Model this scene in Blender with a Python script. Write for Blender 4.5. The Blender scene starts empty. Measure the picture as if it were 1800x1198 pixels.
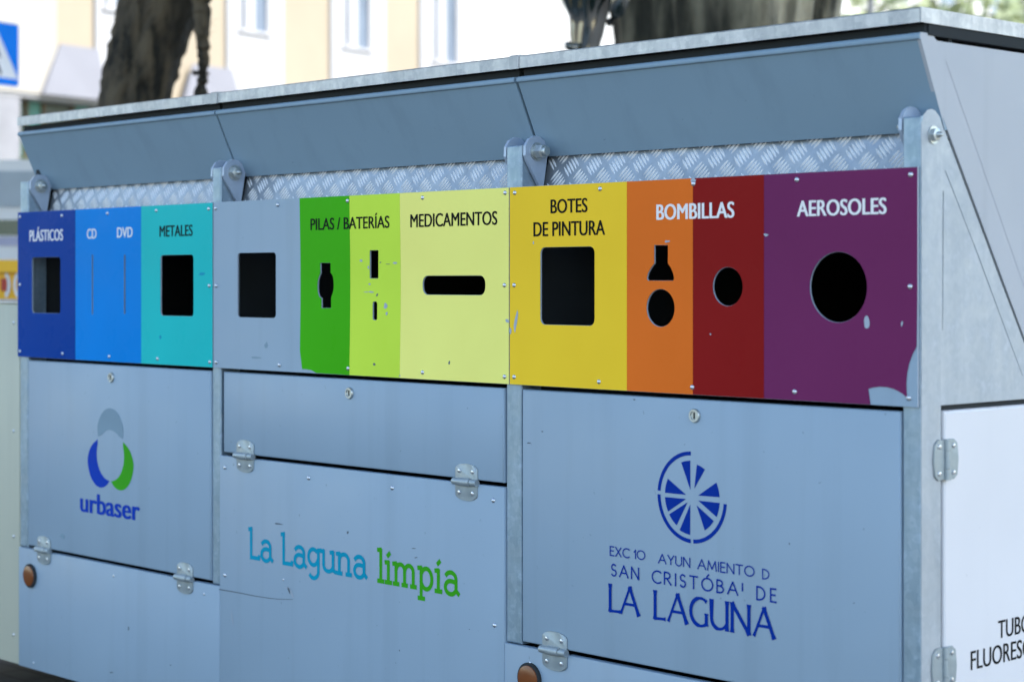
import bpy, math, random
import numpy as np
from mathutils import Vector, Matrix
from mathutils.geometry import tessellate_polygon

random.seed(7)
rng = np.random.default_rng(7)
scene = bpy.context.scene
col = scene.collection
R = math.radians

# ------------------------------------------------------------------ camera
FPX = 3408.0                        # focal length in pixels of an 1800 px wide frame
YAW = R(43.45)
CAM = Vector((2.336, -3.378, 1.5))
DV = Vector((-math.cos(YAW), math.sin(YAW), 0))       # viewing direction
RV = Vector((math.sin(YAW), math.cos(YAW), 0))        # right
HORIZON = 493.0
cam_d = bpy.data.cameras.new('camera')
cam = bpy.data.objects.new('camera', cam_d)
col.objects.link(cam)
cam.location = CAM
cam.rotation_euler = (R(90), 0, math.atan2(-DV.x, DV.y))
cam_d.sensor_width = 36.0
cam_d.lens = FPX / 1800 * 36.0
cam_d.shift_y = -(599.0 - HORIZON) / 1800
cam_d.clip_end = 600
cam_d.dof.use_dof = True
cam_d.dof.focus_distance = 4.95
cam_d.dof.aperture_fstop = 3.0
scene.camera = cam

# ------------------------------------------------------------------ world, sun, exposure
SUN = Vector((0.62, 0.22, 0.75)).normalized()
world = bpy.data.worlds.new('World')
scene.world = world
world.use_nodes = True
wn = world.node_tree.nodes
sky = wn.new('ShaderNodeTexSky')
sky.sky_type = 'NISHITA'
sky.sun_disc = False
sky.sun_elevation = math.asin(SUN.z)
sky.sun_rotation = math.atan2(SUN.x, SUN.y)
sky.air_density = 1.2
sky.dust_density = 0.6
world.node_tree.links.new(sky.outputs[0], wn['Background'].inputs['Color'])
wn['Background'].inputs['Strength'].default_value = 0.12
sl = bpy.data.lights.new('sun', 'SUN')
sl.energy = 2.1
sl.angle = R(0.5)
sl.color = (1.0, 0.95, 0.86)
so = bpy.data.objects.new('sun', sl)
col.objects.link(so)
so.location = (0, 0, 30)
so.rotation_euler = SUN.to_track_quat('Z', 'Y').to_euler()
scene.view_settings.view_transform = 'Standard'
scene.view_settings.look = 'None'
scene.view_settings.gamma = 1
scene.view_settings.exposure = 1.81

# ------------------------------------------------------------------ measuring helpers
def ray(px, py):
    return DV + RV * ((px - 900) / FPX) + Vector((0, 0, (HORIZON - py) / FPX))
def F(px, py, Y=0.0):               # picture point -> (x, z) on a plane y = Y
    r = ray(px, py); t = (Y - CAM.y) / r.y
    p = CAM + r * t
    return (p.x, p.z)
def S(px, py, X=0.0):               # picture point -> (y, z) on a plane x = X
    r = ray(px, py); t = (X - CAM.x) / r.x
    p = CAM + r * t
    return (p.y, p.z)
def AT(px, py, D):                  # picture point -> world point at depth D
    return CAM + ray(px, py) * D

# ------------------------------------------------------------------ materials
def nm(name):
    m = bpy.data.materials.new(name); m.use_nodes = True
    nt = m.node_tree
    return m, nt, nt.nodes['Principled BSDF']
def noise(nt, scale, detail=4, rough=0.55, vec=None, sx=(1, 1, 1)):
    tc = nt.nodes.new('ShaderNodeTexCoord')
    mp = nt.nodes.new('ShaderNodeMapping')
    mp.inputs['Scale'].default_value = sx
    nt.links.new(tc.outputs['Object'], mp.inputs[0])
    n = nt.nodes.new('ShaderNodeTexNoise')
    n.inputs['Scale'].default_value = scale
    n.inputs['Detail'].default_value = detail
    n.inputs['Roughness'].default_value = rough
    nt.links.new(mp.outputs[0], n.inputs['Vector'])
    return n
def ramp(nt, fac, stops):
    r = nt.nodes.new('ShaderNodeValToRGB')
    el = r.color_ramp.elements
    while len(el) < len(stops): el.new(0.5)
    for e, (p, c) in zip(el, stops):
        e.position = p; e.color = (*c, 1) if len(c) == 3 else c
    nt.links.new(fac, r.inputs[0])
    return r.outputs[0]
def bump(nt, b, h, strength, dist):
    bn = nt.nodes.new('ShaderNodeBump')
    bn.inputs['Strength'].default_value = strength
    bn.inputs['Distance'].default_value = dist
    nt.links.new(h, bn.inputs['Height'])
    nt.links.new(bn.outputs[0], b.inputs['Normal'])
def mixc(nt, a, b, fac, mode='MIX'):
    m = nt.nodes.new('ShaderNodeMix'); m.data_type = 'RGBA'; m.blend_type = mode
    for v, i in ((fac, 0), (a, 6), (b, 7)):
        if isinstance(v, (int, float)): m.inputs[i].default_value = v
        elif isinstance(v, tuple): m.inputs[i].default_value = (*v, 1)
        else: nt.links.new(v, m.inputs[i])
    return m.outputs[2]
def plain(name, c, rough=0.5, metal=0.0, var=0.12, scale=3.0):
    m, nt, b = nm(name)
    if 'print' in name or 'sign' in name: b.inputs['Specular IOR Level'].default_value = .06
    n = noise(nt, scale, 5)
    c2 = tuple(x * (1 - var) for x in c); c3 = tuple(min(1, x * (1 + var)) for x in c)
    nt.links.new(ramp(nt, n.outputs[0], [(0.3, c2), (0.7, c3)]), b.inputs['Base Color'])
    b.inputs['Roughness'].default_value = rough; b.inputs['Metallic'].default_value = metal
    return m
def paint(name, c, rough=0.42, wave=0.36, dirt=0.45):
    """powder coated sheet steel: faint mottling, vertical rain streaks, specks, gentle dents"""
    m, nt, b = nm(name)
    b.inputs['Specular IOR Level'].default_value = .3
    big = noise(nt, 1.3, 3)
    base = ramp(nt, big.outputs[0], [(0.3, tuple(x * 0.95 for x in c)), (0.7, tuple(min(1, x * 1.05) for x in c))])
    st = noise(nt, 9, 5, 0.6, sx=(1, 1, 0.06))
    base = mixc(nt, base, tuple(x * 0.72 for x in c), ramp(nt, st.outputs[0], [(0.52, (0, 0, 0)), (0.85, (dirt,) * 3)]))
    sp = noise(nt, 55, 2, 0.5)
    base = mixc(nt, base, tuple(x * 0.45 for x in c), ramp(nt, sp.outputs[0], [(0.74, (0, 0, 0)), (0.80, (0.5,) * 3)]))
    nt.links.new(base, b.inputs['Base Color'])
    rn = noise(nt, 4, 5)
    nt.links.new(ramp(nt, rn.outputs[0], [(0.3, (rough - .07,) * 3), (0.75, (rough + .1,) * 3)]), b.inputs['Roughness'])
    lo = noise(nt, 2.2, 1, 0.4)
    hi = noise(nt, 900, 1, 0.5)
    ad = nt.nodes.new('ShaderNodeMath'); ad.operation = 'MULTIPLY_ADD'
    nt.links.new(hi.outputs[0], ad.inputs[0]); ad.inputs[1].default_value = 0.02
    nt.links.new(lo.outputs[0], ad.inputs[2])
    bump(nt, b, ad.outputs[0], wave, 0.02)
    return m
def galv(name, lo, hi, rough=0.45, metal=0.55):
    """hot-dip galvanised steel: spangle, runs and white bloom"""
    m, nt, b = nm(name)
    v = nt.nodes.new('ShaderNodeTexVoronoi'); v.inputs['Scale'].default_value = 75
    tc = nt.nodes.new('ShaderNodeTexCoord'); nt.links.new(tc.outputs['Object'], v.inputs['Vector'])
    st = noise(nt, 14, 6, 0.62, sx=(1, 1, 0.12))
    bl = noise(nt, 24, 5, 0.6)
    c = ramp(nt, st.outputs[0], [(0.32, lo), (0.68, hi)])
    mid = tuple((a + b_) / 2 for a, b_ in zip(lo, hi))
    c = mixc(nt, c, mid, 0.35)
    c = mixc(nt, c, ramp(nt, v.outputs['Color'], [(0.2, lo), (0.9, hi)]), 0.22)
    c = mixc(nt, c, tuple(min(1, x * 1.15) for x in hi), ramp(nt, bl.outputs[0], [(0.56, (0, 0, 0)), (0.75, (0.55,) * 3)]))
    nt.links.new(c, b.inputs['Base Color'])
    pt = noise(nt, 2.3, 4, 0.6)
    c = mixc(nt, c, tuple(x * .8 for x in lo), ramp(nt, pt.outputs[0], [(0.5, (0, 0, 0)), (0.66, (0.42,) * 3)]))
    nt.links.new(c, b.inputs['Base Color'])
    b.inputs['Metallic'].default_value = metal
    nt.links.new(ramp(nt, bl.outputs[0], [(0.3, (rough - .1,) * 3), (0.7, (rough + .12,) * 3)]), b.inputs['Roughness'])
    bump(nt, b, bl.outputs[0], 0.25, 0.002)
    return m
def sticker(name, c, rough=0.28):
    m, nt, b = nm(name)
    b.inputs['Specular IOR Level'].default_value = .02
    n = noise(nt, 2.0, 3)
    base = ramp(nt, n.outputs[0], [(0.3, tuple(x * 0.94 for x in c)), (0.7, tuple(min(1, x * 1.06) for x in c))])
    st = noise(nt, 12, 6, 0.65, sx=(1, 1, 0.08))
    dust = tuple(0.9 * x + 0.004 for x in c)
    base = mixc(nt, base, dust, ramp(nt, st.outputs[0], [(0.58, (0, 0, 0)), (0.9, (0.12,) * 3)]))
    nt.links.new(base, b.inputs['Base Color'])
    rn = noise(nt, 7, 5)
    nt.links.new(ramp(nt, rn.outputs[0], [(0.3, (rough - .06,) * 3), (0.75, (rough + .12,) * 3)]), b.inputs['Roughness'])
    lo = noise(nt, 2.6, 1, 0.4)
    bump(nt, b, lo.outputs[0], 0.25, 0.02)
    return m
def bark(name, lo, hi, sc=7):
    m, nt, b = nm(name)
    n = noise(nt, sc, 8, 0.65, sx=(1, 1, 0.22))
    n2 = noise(nt, 2.0, 4)
    c = ramp(nt, n.outputs[0], [(0.41, lo), (0.58, hi)])
    c = mixc(nt, c, tuple(x * 1.5 for x in hi), ramp(nt, n2.outputs[0], [(0.5, (0, 0, 0)), (0.7, (0.5,) * 3)]))
    n3 = noise(nt, 2.6, 3, 0.5, sx=(1, 1, 0.3))
    c = mixc(nt, c, lo, ramp(nt, n3.outputs[0], [(0.40, (0.8,) * 3), (0.55, (0, 0, 0))]))
    nt.links.new(c, b.inputs['Base Color'])
    b.inputs['Roughness'].default_value = 0.9
    bump(nt, b, n.outputs[0], 0.9, 0.06)
    return m

M = {}
M['paint'] = paint('grey_blue_powder_coat', (0.302, 0.402, 0.500))
M['paint_side_lit'] = paint('lit_side_powder_coat', (0.42, 0.44, 0.475), 0.5)  # body paint lightened: the brighter light on the end face is in the colour
M['paint_lid_shaded'] = paint('shaded_lid_powder_coat', (0.235, 0.335, 0.42), 0.5, 0.22)  # body paint darkened: shade of the overhanging flap is put into the colour
M['paint_white'] = paint('white_door_paint', (0.70, 0.69, 0.71), 0.45, 0.15, 0.12)
M['end'] = paint('pale_green_grey_paint', (0.52, 0.52, 0.42), 0.5)
M['galv'] = galv('galvanised_post', (0.17, 0.26, 0.33), (0.46, 0.56, 0.66))
M['galv_side'] = galv('galvanised_plate', (0.34, 0.38, 0.42), (0.50, 0.53, 0.56), 0.55, 0.35)
M['galv_trim'] = galv('galvanised_trim', (0.30, 0.32, 0.34), (0.78, 0.76, 0.73), 0.5, 0.4)
M['tread'] = galv('tread_aluminium', (0.20, 0.235, 0.28), (0.44, 0.48, 0.53), 0.40, 0.45)
M['tread_bar'] = galv('worn_highlit_tread_bars', (0.82, 0.84, 0.87), (0.95, 0.96, 0.98), 0.3, 0.2)  # worn ridges, brightened further so their highlights sit in the colour
M['zinc'] = galv('zinc_hardware', (0.38, 0.42, 0.42), (0.62, 0.66, 0.66), 0.36, 0.8)
M['hinge'] = galv('dull_hinge_steel', (0.27, 0.33, 0.36), (0.44, 0.49, 0.51), 0.45, 0.45)
M['lug'] = galv('painted_lug', (0.36, 0.44, 0.56), (0.46, 0.54, 0.66), 0.42, 0.3)
M['rivet'] = plain('rivet_steel', (0.62, 0.65, 0.70), 0.3, 0.85)
M['dark'] = plain('dark_interior', (0.020, 0.024, 0.026), 0.9)
M['rubber'] = plain('black_rubber_seal', (0.020, 0.025, 0.028), 0.95)
M['amber'] = plain('amber_reflector', (0.20, 0.055, 0.012), 0.25)
M['text_dark'] = plain('black_print', (0.007, 0.008, 0.008), 0.6)
M['text_white'] = plain('white_print', (0.86, 0.84, 0.84), 0.45, 0, 0.04)
M['ink_blue'] = plain('blue_print', (0.0, 0.030, 0.29), 0.4, 0, 0.08)
M['ink_royal'] = plain('royal_blue_print', (0.0, 0.045, 0.42), 0.4, 0, 0.08)
M['ink_cyan'] = plain('cyan_print', (0.0, 0.30, 0.46), 0.4, 0, 0.08)
M['ink_green'] = plain('green_print', (0.045, 0.36, 0.012), 0.4, 0, 0.08)
M['ink_faded'] = plain('faded_grey_print', (0.235, 0.33, 0.40), 0.45, 0, 0.08)
M['chip'] = plain('bare_chipped_paint', (0.36, 0.42, 0.50), 0.5)
M['scratch'] = plain('dark_scuff', (0.10, 0.13, 0.16), 0.7)

# ------------------------------------------------------------------ object helpers
WORLD = {}                          # world position of each object's origin
def thing(name, label, cat, loc, group=None):
    o = bpy.data.objects.new(name, None); col.objects.link(o)
    o.location = loc; o.empty_display_size = 0.2
    WORLD[o] = Vector(loc); tag(o, label, cat, group)
    return o
def tag(o, label, cat, group=None):
    o['label'] = label; o['category'] = cat
    if group: o['group'] = group
class MB:
    """collects faces in world coordinates; build() links them as one mesh object"""
    def __init__(s): s.v = []; s.f = []; s.m = []; s.mi = 0
    def add(s, vs, fs, mi=None):
        k = len(s.v); s.v += [Vector(p) for p in vs]
        for f in fs: s.f.append([i + k for i in f]); s.m.append(s.mi if mi is None else mi)
    def box(s, x0, x1, y0, y1, z0, z1, mi=None):
        s.add([(x, y, z) for z in (z0, z1) for y in (y0, y1) for x in (x0, x1)],
              [(0, 1, 5, 4), (2, 6, 7, 3), (0, 4, 6, 2), (1, 3, 7, 5), (4, 5, 7, 6), (0, 2, 3, 1)], mi)
    def cbox(s, x0, x1, y0, y1, z0, z1, c, mi=None):
        """sheet with its front (-y) edges chamfered by c"""
        def rect(y, d): return [(x0 + d, y, z0 + d), (x1 - d, y, z0 + d), (x1 - d, y, z1 - d), (x0 + d, y, z1 - d)]
        vs = rect(y0, c) + rect(y0 + c * .4, c * .3) + rect(y0 + c, 0) + rect(y1, 0)
        fs = [(0, 1, 2, 3), (15, 14, 13, 12)]
        for a in (0, 4, 8):
            for i in range(4):
                j = (i + 1) % 4
                fs.append((a + j, a + i, a + 4 + i, a + 4 + j))
        s.add(vs, fs, mi)
    def prism_x(s, poly, x0, x1, mi=None):          # poly of (y, z)
        n = len(poly)
        vs = [(x0, y, z) for y, z in poly] + [(x1, y, z) for y, z in poly]
        tri = tessellate_polygon([[Vector((y, z, 0)) for y, z in poly]])
        fs = [tuple(t) for t in tri] + [tuple(n + i for i in reversed(t)) for t in tri]
        fs += [(i, (i + 1) % n, n + (i + 1) % n, n + i) for i in range(n)]
        s.add(vs, fs, mi)
    def tube(s, pts, rad, seg=12, cap=True, mi=None, squash=None):
        pts = [Vector(p) for p in pts]
        rad = rad if hasattr(rad, '__len__') else [rad] * len(pts)
        vs = []
        for i, p in enumerate(pts):
            t = (pts[min(i + 1, len(pts) - 1)] - pts[max(i - 1, 0)]).normalized()
            a = Vector((0, 0, 1)) if abs(t.z) < 0.9 else Vector((1, 0, 0))
            u = t.cross(a).normalized(); w = t.cross(u)
            for k in range(seg):
                an = 2 * math.pi * k / seg
                vs.append(p + (u * math.cos(an) + w * math.sin(an)) * rad[i])
        fs = []
        for i in range(len(pts) - 1):
            for k in range(seg):
                j = (k + 1) % seg
                fs.append((i * seg + k, i * seg + j, (i + 1) * seg + j, (i + 1) * seg + k))
        if cap:
            fs.append(tuple(reversed(range(seg)))); e = (len(pts) - 1) * seg
            fs.append(tuple(e + k for k in range(seg)))
        s.add(vs, fs, mi)
    def lathe_y(s, cx, cz, prof, seg=20, mi=None, cap=True):     # prof of (y, r), axis along y
        s.lathe(lambda a, y, r: (cx + r * math.cos(a), y, cz + r * math.sin(a)), prof, seg, mi, cap)
    def lathe_x(s, cy, cz, prof, seg=20, mi=None, cap=True):
        s.lathe(lambda a, x, r: (x, cy + r * math.cos(a), cz + r * math.sin(a)), prof, seg, mi, cap)
    def lathe_z(s, cx, cy, prof, seg=20, mi=None, cap=True):
        s.lathe(lambda a, z, r: (cx + r * math.cos(a), cy + r * math.sin(a), z), prof, seg, mi, cap)
    def lathe(s, fn, prof, seg, mi, cap):
        vs = [fn(2 * math.pi * k / seg, y, r) for y, r in prof for k in range(seg)]
        fs = []
        for i in range(len(prof) - 1):
            for k in range(seg):
                j = (k + 1) % seg
                fs.append((i * seg + k, i * seg + j, (i + 1) * seg + j, (i + 1) * seg + k))
        if cap:
            fs.append(tuple(range(seg))); e = (len(prof) - 1) * seg
            fs.append(tuple(reversed([e + k for k in range(seg)])))
        s.add(vs, fs, mi)
    def build(s, name, mats, parent=None, smooth=False, origin=None, weld=False):
        if not isinstance(mats, (list, tuple)): mats = [mats]
        vs = s.v
        if origin is None:
            lo = Vector((min(p[i] for p in vs) for i in range(3))); hi = Vector((max(p[i] for p in vs) for i in range(3)))
            origin = (lo + hi) / 2
            if parent is None: origin.z = lo.z
        me = bpy.data.meshes.new(name)
        me.from_pydata([tuple(p - origin) for p in vs], [], s.f)
        for m in mats: me.materials.append(m)
        me.polygons.foreach_set('material_index', s.m)
        import bmesh
        bm = bmesh.new(); bm.from_mesh(me)
        if weld: bmesh.ops.remove_doubles(bm, verts=bm.verts, dist=1e-5)
        bmesh.ops.recalc_face_normals(bm, faces=bm.faces)
        bm.to_mesh(me); bm.free()
        if smooth:
            me.polygons.foreach_set('use_smooth', [True] * len(me.polygons))
            if smooth is not True: me.set_sharp_from_angle(angle=R(smooth))
        o = bpy.data.objects.new(name, me); col.objects.link(o)
        if parent is not None:
            o.parent = parent; o.location = origin - WORLD[parent]
        else: o.location = origin
        WORLD[o] = Vector(origin)
        return o
def copy_to(o, parent, loc, scale=None):
    c = o.copy(); col.objects.link(c); c.parent = parent
    c.location = Vector(loc) - WORLD[parent]; WORLD[c] = Vector(loc)
    if scale: c.scale = (scale,) * 3
    return c
def plate(loops, y0, th):
    """sheet in the xz plane with holes; loops[0] outer; front face mat 0, edges and back mat 1"""
    b = MB(); flat = [p for l in loops for p in l]; n = len(flat)
    tri = tessellate_polygon([[Vector((x, z, 0)) for x, z in l] for l in loops])
    b.v = [Vector((x, y0, z)) for x, z in flat] + [Vector((x, y0 + th, z)) for x, z in flat]
    for t in tri:
        b.f.append(list(t)); b.m.append(0)
        b.f.append([n + i for i in reversed(t)]); b.m.append(1)
    k = 0
    for l in loops:
        L = len(l)
        for i in range(L):
            j = (i + 1) % L
            b.f.append([k + i, k + j, n + k + j, n + k + i]); b.m.append(1)
        k += L
    return b
def rrect(x0, x1, z0, z1, r, n=5):
    pts = []
    for cx, cz, a0 in ((x1 - r, z1 - r, 0), (x0 + r, z1 - r, 90), (x0 + r, z0 + r, 180), (x1 - r, z0 + r, 270)):
        for i in range(n + 1):
            a = R(a0 + 90 * i / n); pts.append((cx + r * math.cos(a), cz + r * math.sin(a)))
    return pts
def circ(cx, cz, r, n=40, a0=0, a1=360):
    full = abs(a1 - a0) == 360
    return [(cx + r * math.cos(R(a0 + (a1 - a0) * i / (n if full else n - 1))), cz + r * math.sin(R(a0 + (a1 - a0) * i / (n if full else n - 1)))) for i in range(n)]
def smoothpts(p, n=6):
    out = []
    for i in range(len(p) - 1):
        a, b, c, d = p[max(i - 1, 0)], p[i], p[i + 1], p[min(i + 2, len(p) - 1)]
        for k in range(n):
            t = k / n
            out.append(tuple(0.5 * (2 * b[q] + (c[q] - a[q]) * t + (2 * a[q] - 5 * b[q] + 4 * c[q] - d[q]) * t * t + (3 * b[q] - a[q] - 3 * c[q] + d[q]) * t ** 3) for q in range(2)))
    return out + [tuple(p[-1])]

# ------------------------------------------------------------------ lettering
_dg = None
def text2d(body, off=0.0, spacing=1.0):
    """built-in font -> (verts, faces) with capital height 1"""
    out = []
    for b in (body, 'H'):
        c = bpy.data.curves.new('t', 'FONT'); c.body = b; c.size = 1; c.offset = off; c.space_character = spacing
        c.resolution_u = 6
        o = bpy.data.objects.new('t', c); col.objects.link(o)
        bpy.context.view_layer.update()
        me = bpy.data.meshes.new_from_object(o.evaluated_get(bpy.context.evaluated_depsgraph_get()))
        out.append(([tuple(v.co)[:2] for v in me.vertices], [list(p.vertices) for p in me.polygons]))
        bpy.data.objects.remove(o); bpy.data.curves.remove(c); bpy.data.meshes.remove(me)
    h = max(v[1] for v in out[1][0]); v, f = out[0]
    x0 = min(p[0] for p in v)
    return [((p[0] - x0) / h, p[1] / h) for p in v], f
def lettering(body, l, r, h, mat, parent, y=-0.0062, off=0.012, name='lettering', spacing=1.0):
    """l, r = picture points of the baseline ends, h = capital height in px at the left end"""
    v, f = text2d(body, 0, spacing)
    x0, z0 = F(*l); x1, _ = F(*r); H = F(l[0], l[1] - h)[1] - z0
    w = max(p[0] for p in v) + 2 * off
    b = MB(); k = 0
    ds = [(-1, 0), (-.5, .25), (0, -.25), (.5, .25), (1, 0)] if off else [(0, 0)]
    for dx, dz in ds:
        b.add([(x0 + (p[0] + off + dx * off) / w * (x1 - x0), y - .00005 * k, z0 + (p[1] + dz * off * .6) * H) for p in v], f); k += 1
    return b.build(name, mat, parent)
def arc(cx, cy, rx, ry, a0, a1, n=14):
    return [(cx + rx * math.cos(R(a0 + (a1 - a0) * i / n)), cy + ry * math.sin(R(a0 + (a1 - a0) * i / n))) for i in range(n + 1)]
CAPS = {
 'A': (.80, [[(0, 0), (.40, 1)], [(.40, 1), (.80, 0)], [(.16, .36), (.64, .36)]]),
 'B': (.52, [[(0, 0), (0, 1)], [(0, 1)] + arc(.18, .77, .26, .23, 90, -90) + [(0, .54)], [(0, .54)] + arc(.20, .27, .32, .27, 90, -90) + [(0, 0)]]),
 'C': (.70, [arc(.46, .5, .46, .5, 50, 310, 20)]),
 'D': (.66, [[(0, 0), (0, 1)], [(0, 1)] + arc(.14, .5, .52, .5, 90, -90, 18) + [(0, 0)]]),
 'E': (.44, [[(0, 0), (0, 1)], [(0, 1), (.44, 1)], [(0, .53), (.38, .53)], [(0, 0), (.46, 0)]]),
 'G': (.78, [arc(.46, .5, .46, .5, 52, 322, 22), [(.80, .46), (.80, .10)]]),
 'I': (.04, [[(.02, 0), (.02, 1)]]),
 'L': (.46, [[(0, 0), (0, 1)], [(0, 0), (.48, .02)]]),
 'M': (.86, [[(0, 0), (.10, 1)], [(.10, 1), (.43, .15)], [(.43, .15), (.76, 1)], [(.76, 1), (.86, 0)]]),
 'N': (.66, [[(0, 0), (0, 1)], [(0, 1), (.66, 0)], [(.66, 0), (.66, 1)]]),
 'O': (.90, [arc(.45, .5, .45, .5, 90, 450, 28)]),
 'R': (.58, [[(0, 0), (0, 1)], [(0, 1)] + arc(.20, .75, .28, .25, 90, -90) + [(0, .50)], [(.20, .50), (.58, 0)]]),
 'S': (.46, [arc(.24, .75, .20, .25, 35, 250, 12) + arc(.24, .26, .22, .26, 80, -150, 12)]),
 'T': (.66, [[(.33, 0), (.33, 1)], [(0, 1), (.66, 1)]]),
 'U': (.62, [[(0, 1), (0, .33)] + arc(.31, .33, .31, .33, 180, 360, 12) + [(.62, 1)]]),
 'X': (.62, [[(0, 0), (.62, 1)], [(0, 1), (.62, 0)]]),
 'Y': (.64, [[(0, 1), (.32, .48)], [(.64, 1), (.32, .48)], [(.32, .5), (.32, 0)]]),
 '1': (.20, [[(0, .72), (.17, 1)], [(.17, 1), (.17, 0)]]),
 "'": (.04, [[(.02, .42), (.02, 1)]]),
 ' ': (.34, []),
}
BIG = dict(CAPS)
BIG['U'] = (.76, [[(0, 1), (0, .36)] + arc(.36, .36, .36, .36, 180, 352, 14), [(.72, 1), (.72, 0)]])
BIG['N'] = (.80, [[(0, 0), (0, 1)], [(0, 1), (.76, 0)], [(.76, 0), (.76, 1)]])
BIG['A'] = (.88, [[(0, 0), (.44, 1)], [(.44, 1), (.88, 0)], [(.18, .36), (.70, .36)]])
BIG['G'] = (.78, [arc(.46, .5, .46, .5, 55, 300, 22), [(.74, .44), (.74, .06)]])
CAPS['Ó'] = (.90, CAPS['O'][1] + [[(.42, 1.12), (.58, 1.32)]])
HOOK = arc(.30, .70, .28, .30, 150, 0, 9)
BOWL = arc(.29, .29, .29, .31, 8, 352, 20)
LOW = {   # narrow slab-serif letters, x-height 1
 'L': (.62, [[(.08, 0), (.08, 1.55)], [(-.06, 1.50), (.12, 1.54)], [(.08, 0.04), (.62, .04)], [(.60, .0), (.62, .16)]]),
 'a': (.72, [HOOK + [(.58, .12)], [(.58, .18), (.72, .03)], [(.58, .56)] + arc(.30, .29, .28, .31, 80, 320, 14)]),
 'g': (.72, [[(.62, .98), (.58, .9)] + arc(.29, .60, .29, .40, 50, 340, 18), [(.60, 1.0), (.60, -.10)] + arc(.31, -.10, .29, .36, 0, -140, 10), [(.56, .96), (.74, 1.0)]]),
 'u': (.76, [[(-.10, .97), (.05, 1)], [(.05, 1), (.05, .30)] + arc(.33, .30, .28, .29, 180, 350, 12), [(.46, .97), (.62, 1)], [(.62, 1), (.62, .10)], [(.60, .10), (.76, .03)]]),
 'n': (.80, [[(-.08, .97), (.08, 1)], [(.08, 1), (.08, 0)], [(-.05, .02), (.22, .02)], [(.08, .62)] + arc(.36, .68, .27, .31, 165, 0, 10) + [(.63, 0)], [(.50, .02), (.78, .02)]]),
 'l': (.26, [[(-.06, 1.52), (.10, 1.55)], [(.10, 1.55), (.10, 0)], [(-.05, .02), (.25, .02)]]),
 'i': (.28, [[(-.06, .97), (.10, 1)], [(.10, 1), (.10, 0)], [(-.05, .02), (.26, .02)], [(.06, 1.30), (.17, 1.43)]]),
 'm': (1.22, [[(-.08, .97), (.08, 1)], [(.08, 1), (.08, 0)], [(-.05, .02), (.22, .02)], [(.08, .66)] + arc(.33, .70, .23, .29, 165, 0, 9) + [(.56, 0)], [(.44, .02), (.69, .02)], [(.56, .66)] + arc(.81, .70, .23, .29, 165, 0, 9) + [(1.04, 0)], [(.92, .02), (1.18, .02)]]),
 'p': (.74, [[(-.08, .97), (.08, 1)], [(.08, 1), (.08, -.48)], [(-.06, -.46), (.24, -.46)], [(.08, .70)] + arc(.36, .50, .30, .49, 150, -160, 20)]),
}
def strokes_mesh(word, glyphs, gap, wd, flare, x0, x1, z0, H, y, weight=None):
    adv = 0; lay = []
    for ch in word:
        w, st = glyphs[ch]; lay.append((adv, st)); adv += w + gap
    tot = adv - gap; sx = (x1 - x0) / tot
    b = MB(); q = 0
    for ox, st in lay:
        for s in st:
            pts = [Vector((x0 + (ox + p[0]) * sx, z0 + p[1] * H)) for p in s]
            n = len(pts); vs = []
            for i, p in enumerate(pts):
                t = pts[min(i + 1, n - 1)] - pts[max(i - 1, 0)]
                closed = (pts[0] - pts[-1]).length < 1e-6
                if closed and i in (0, n - 1): t = pts[1] - pts[-2]
                t.normalize(); nn = Vector((-t.y, t.x))
                h = wd * H * 0.5
                if weight: h *= weight(t)
                if flare and i in (0, n - 1) and not closed: h *= flare
                e = Vector((0, 0))
                if i == 0 and not closed: e = -t * wd * H * 0.3
                if i == n - 1 and not closed: e = t * wd * H * 0.3
                vs += [p + e + nn * h, p + e - nn * h]
            if flare and n == 2:        # waisted straight stroke
                a, c = pts; t = (c - a).normalized(); nn = Vector((-t.y, t.x)); h = wd * H * 0.5
                if weight: h *= weight(t)
                mids = []
                for k in (.14, .86):
                    p = a.lerp(c, k); mids += [p + nn * h, p - nn * h]
                vs = vs[:2] + mids + vs[2:]
            k = len(vs) // 2
            b.add([(v.x, y - 0.00006 * (q % 7), v.y) for v in vs], [(2 * i, 2 * i + 1, 2 * i + 3, 2 * i + 2) for i in range(k - 1)])
            q += 1
    return b
def stroke_text(word, glyphs, gap, wd, l, r, h, mat, parent, y=-0.0012, flare=None, weight=None, name='lettering'):
    x0, z0 = F(*l); x1, _ = F(*r); H = F(l[0], l[1] - h)[1] - z0
    return strokes_mesh(word, glyphs, gap, wd, flare, x0, x1, z0, H, y, weight).build(name, mat, parent)

# ================================================================== GROUND
def sheet(name, pts, z, mat):
    b = MB(); b.add([(x, y, z) for x, y in pts], [tuple(range(len(pts)))])
    o = b.build(name, mat, None, origin=Vector((0, 0, z))); o['kind'] = 'structure'
    return o
def paving():
    m, nt, b = nm('grey_paving_slabs')
    br = nt.nodes.new('ShaderNodeTexBrick'); tc = nt.nodes.new('ShaderNodeTexCoord')
    nt.links.new(tc.outputs['Object'], br.inputs['Vector'])
    br.inputs['Scale'].default_value = 2.5; br.inputs['Mortar Size'].default_value = 0.012
    br.inputs['Color1'].default_value = (0.11, 0.105, 0.10, 1); br.inputs['Color2'].default_value = (0.11, 0.105, 0.10, 1)
    br.inputs['Mortar'].default_value = (0.03, 0.03, 0.028, 1)
    n = noise(nt, 6, 7, 0.7)
    c = mixc(nt, br.outputs[0], (0.035, 0.035, 0.03), ramp(nt, n.outputs[0], [(0.45, (0, 0, 0)), (0.75, (0.7,) * 3)]))
    nt.links.new(c, b.inputs['Base Color']); b.inputs['Roughness'].default_value = 0.85
    bump(nt, b, n.outputs[0], 0.3, 0.01)
    return m
sheet('pavement', [(-300, -300), (300, -300), (300, 300), (-300, 300)], 0, paving())
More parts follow.
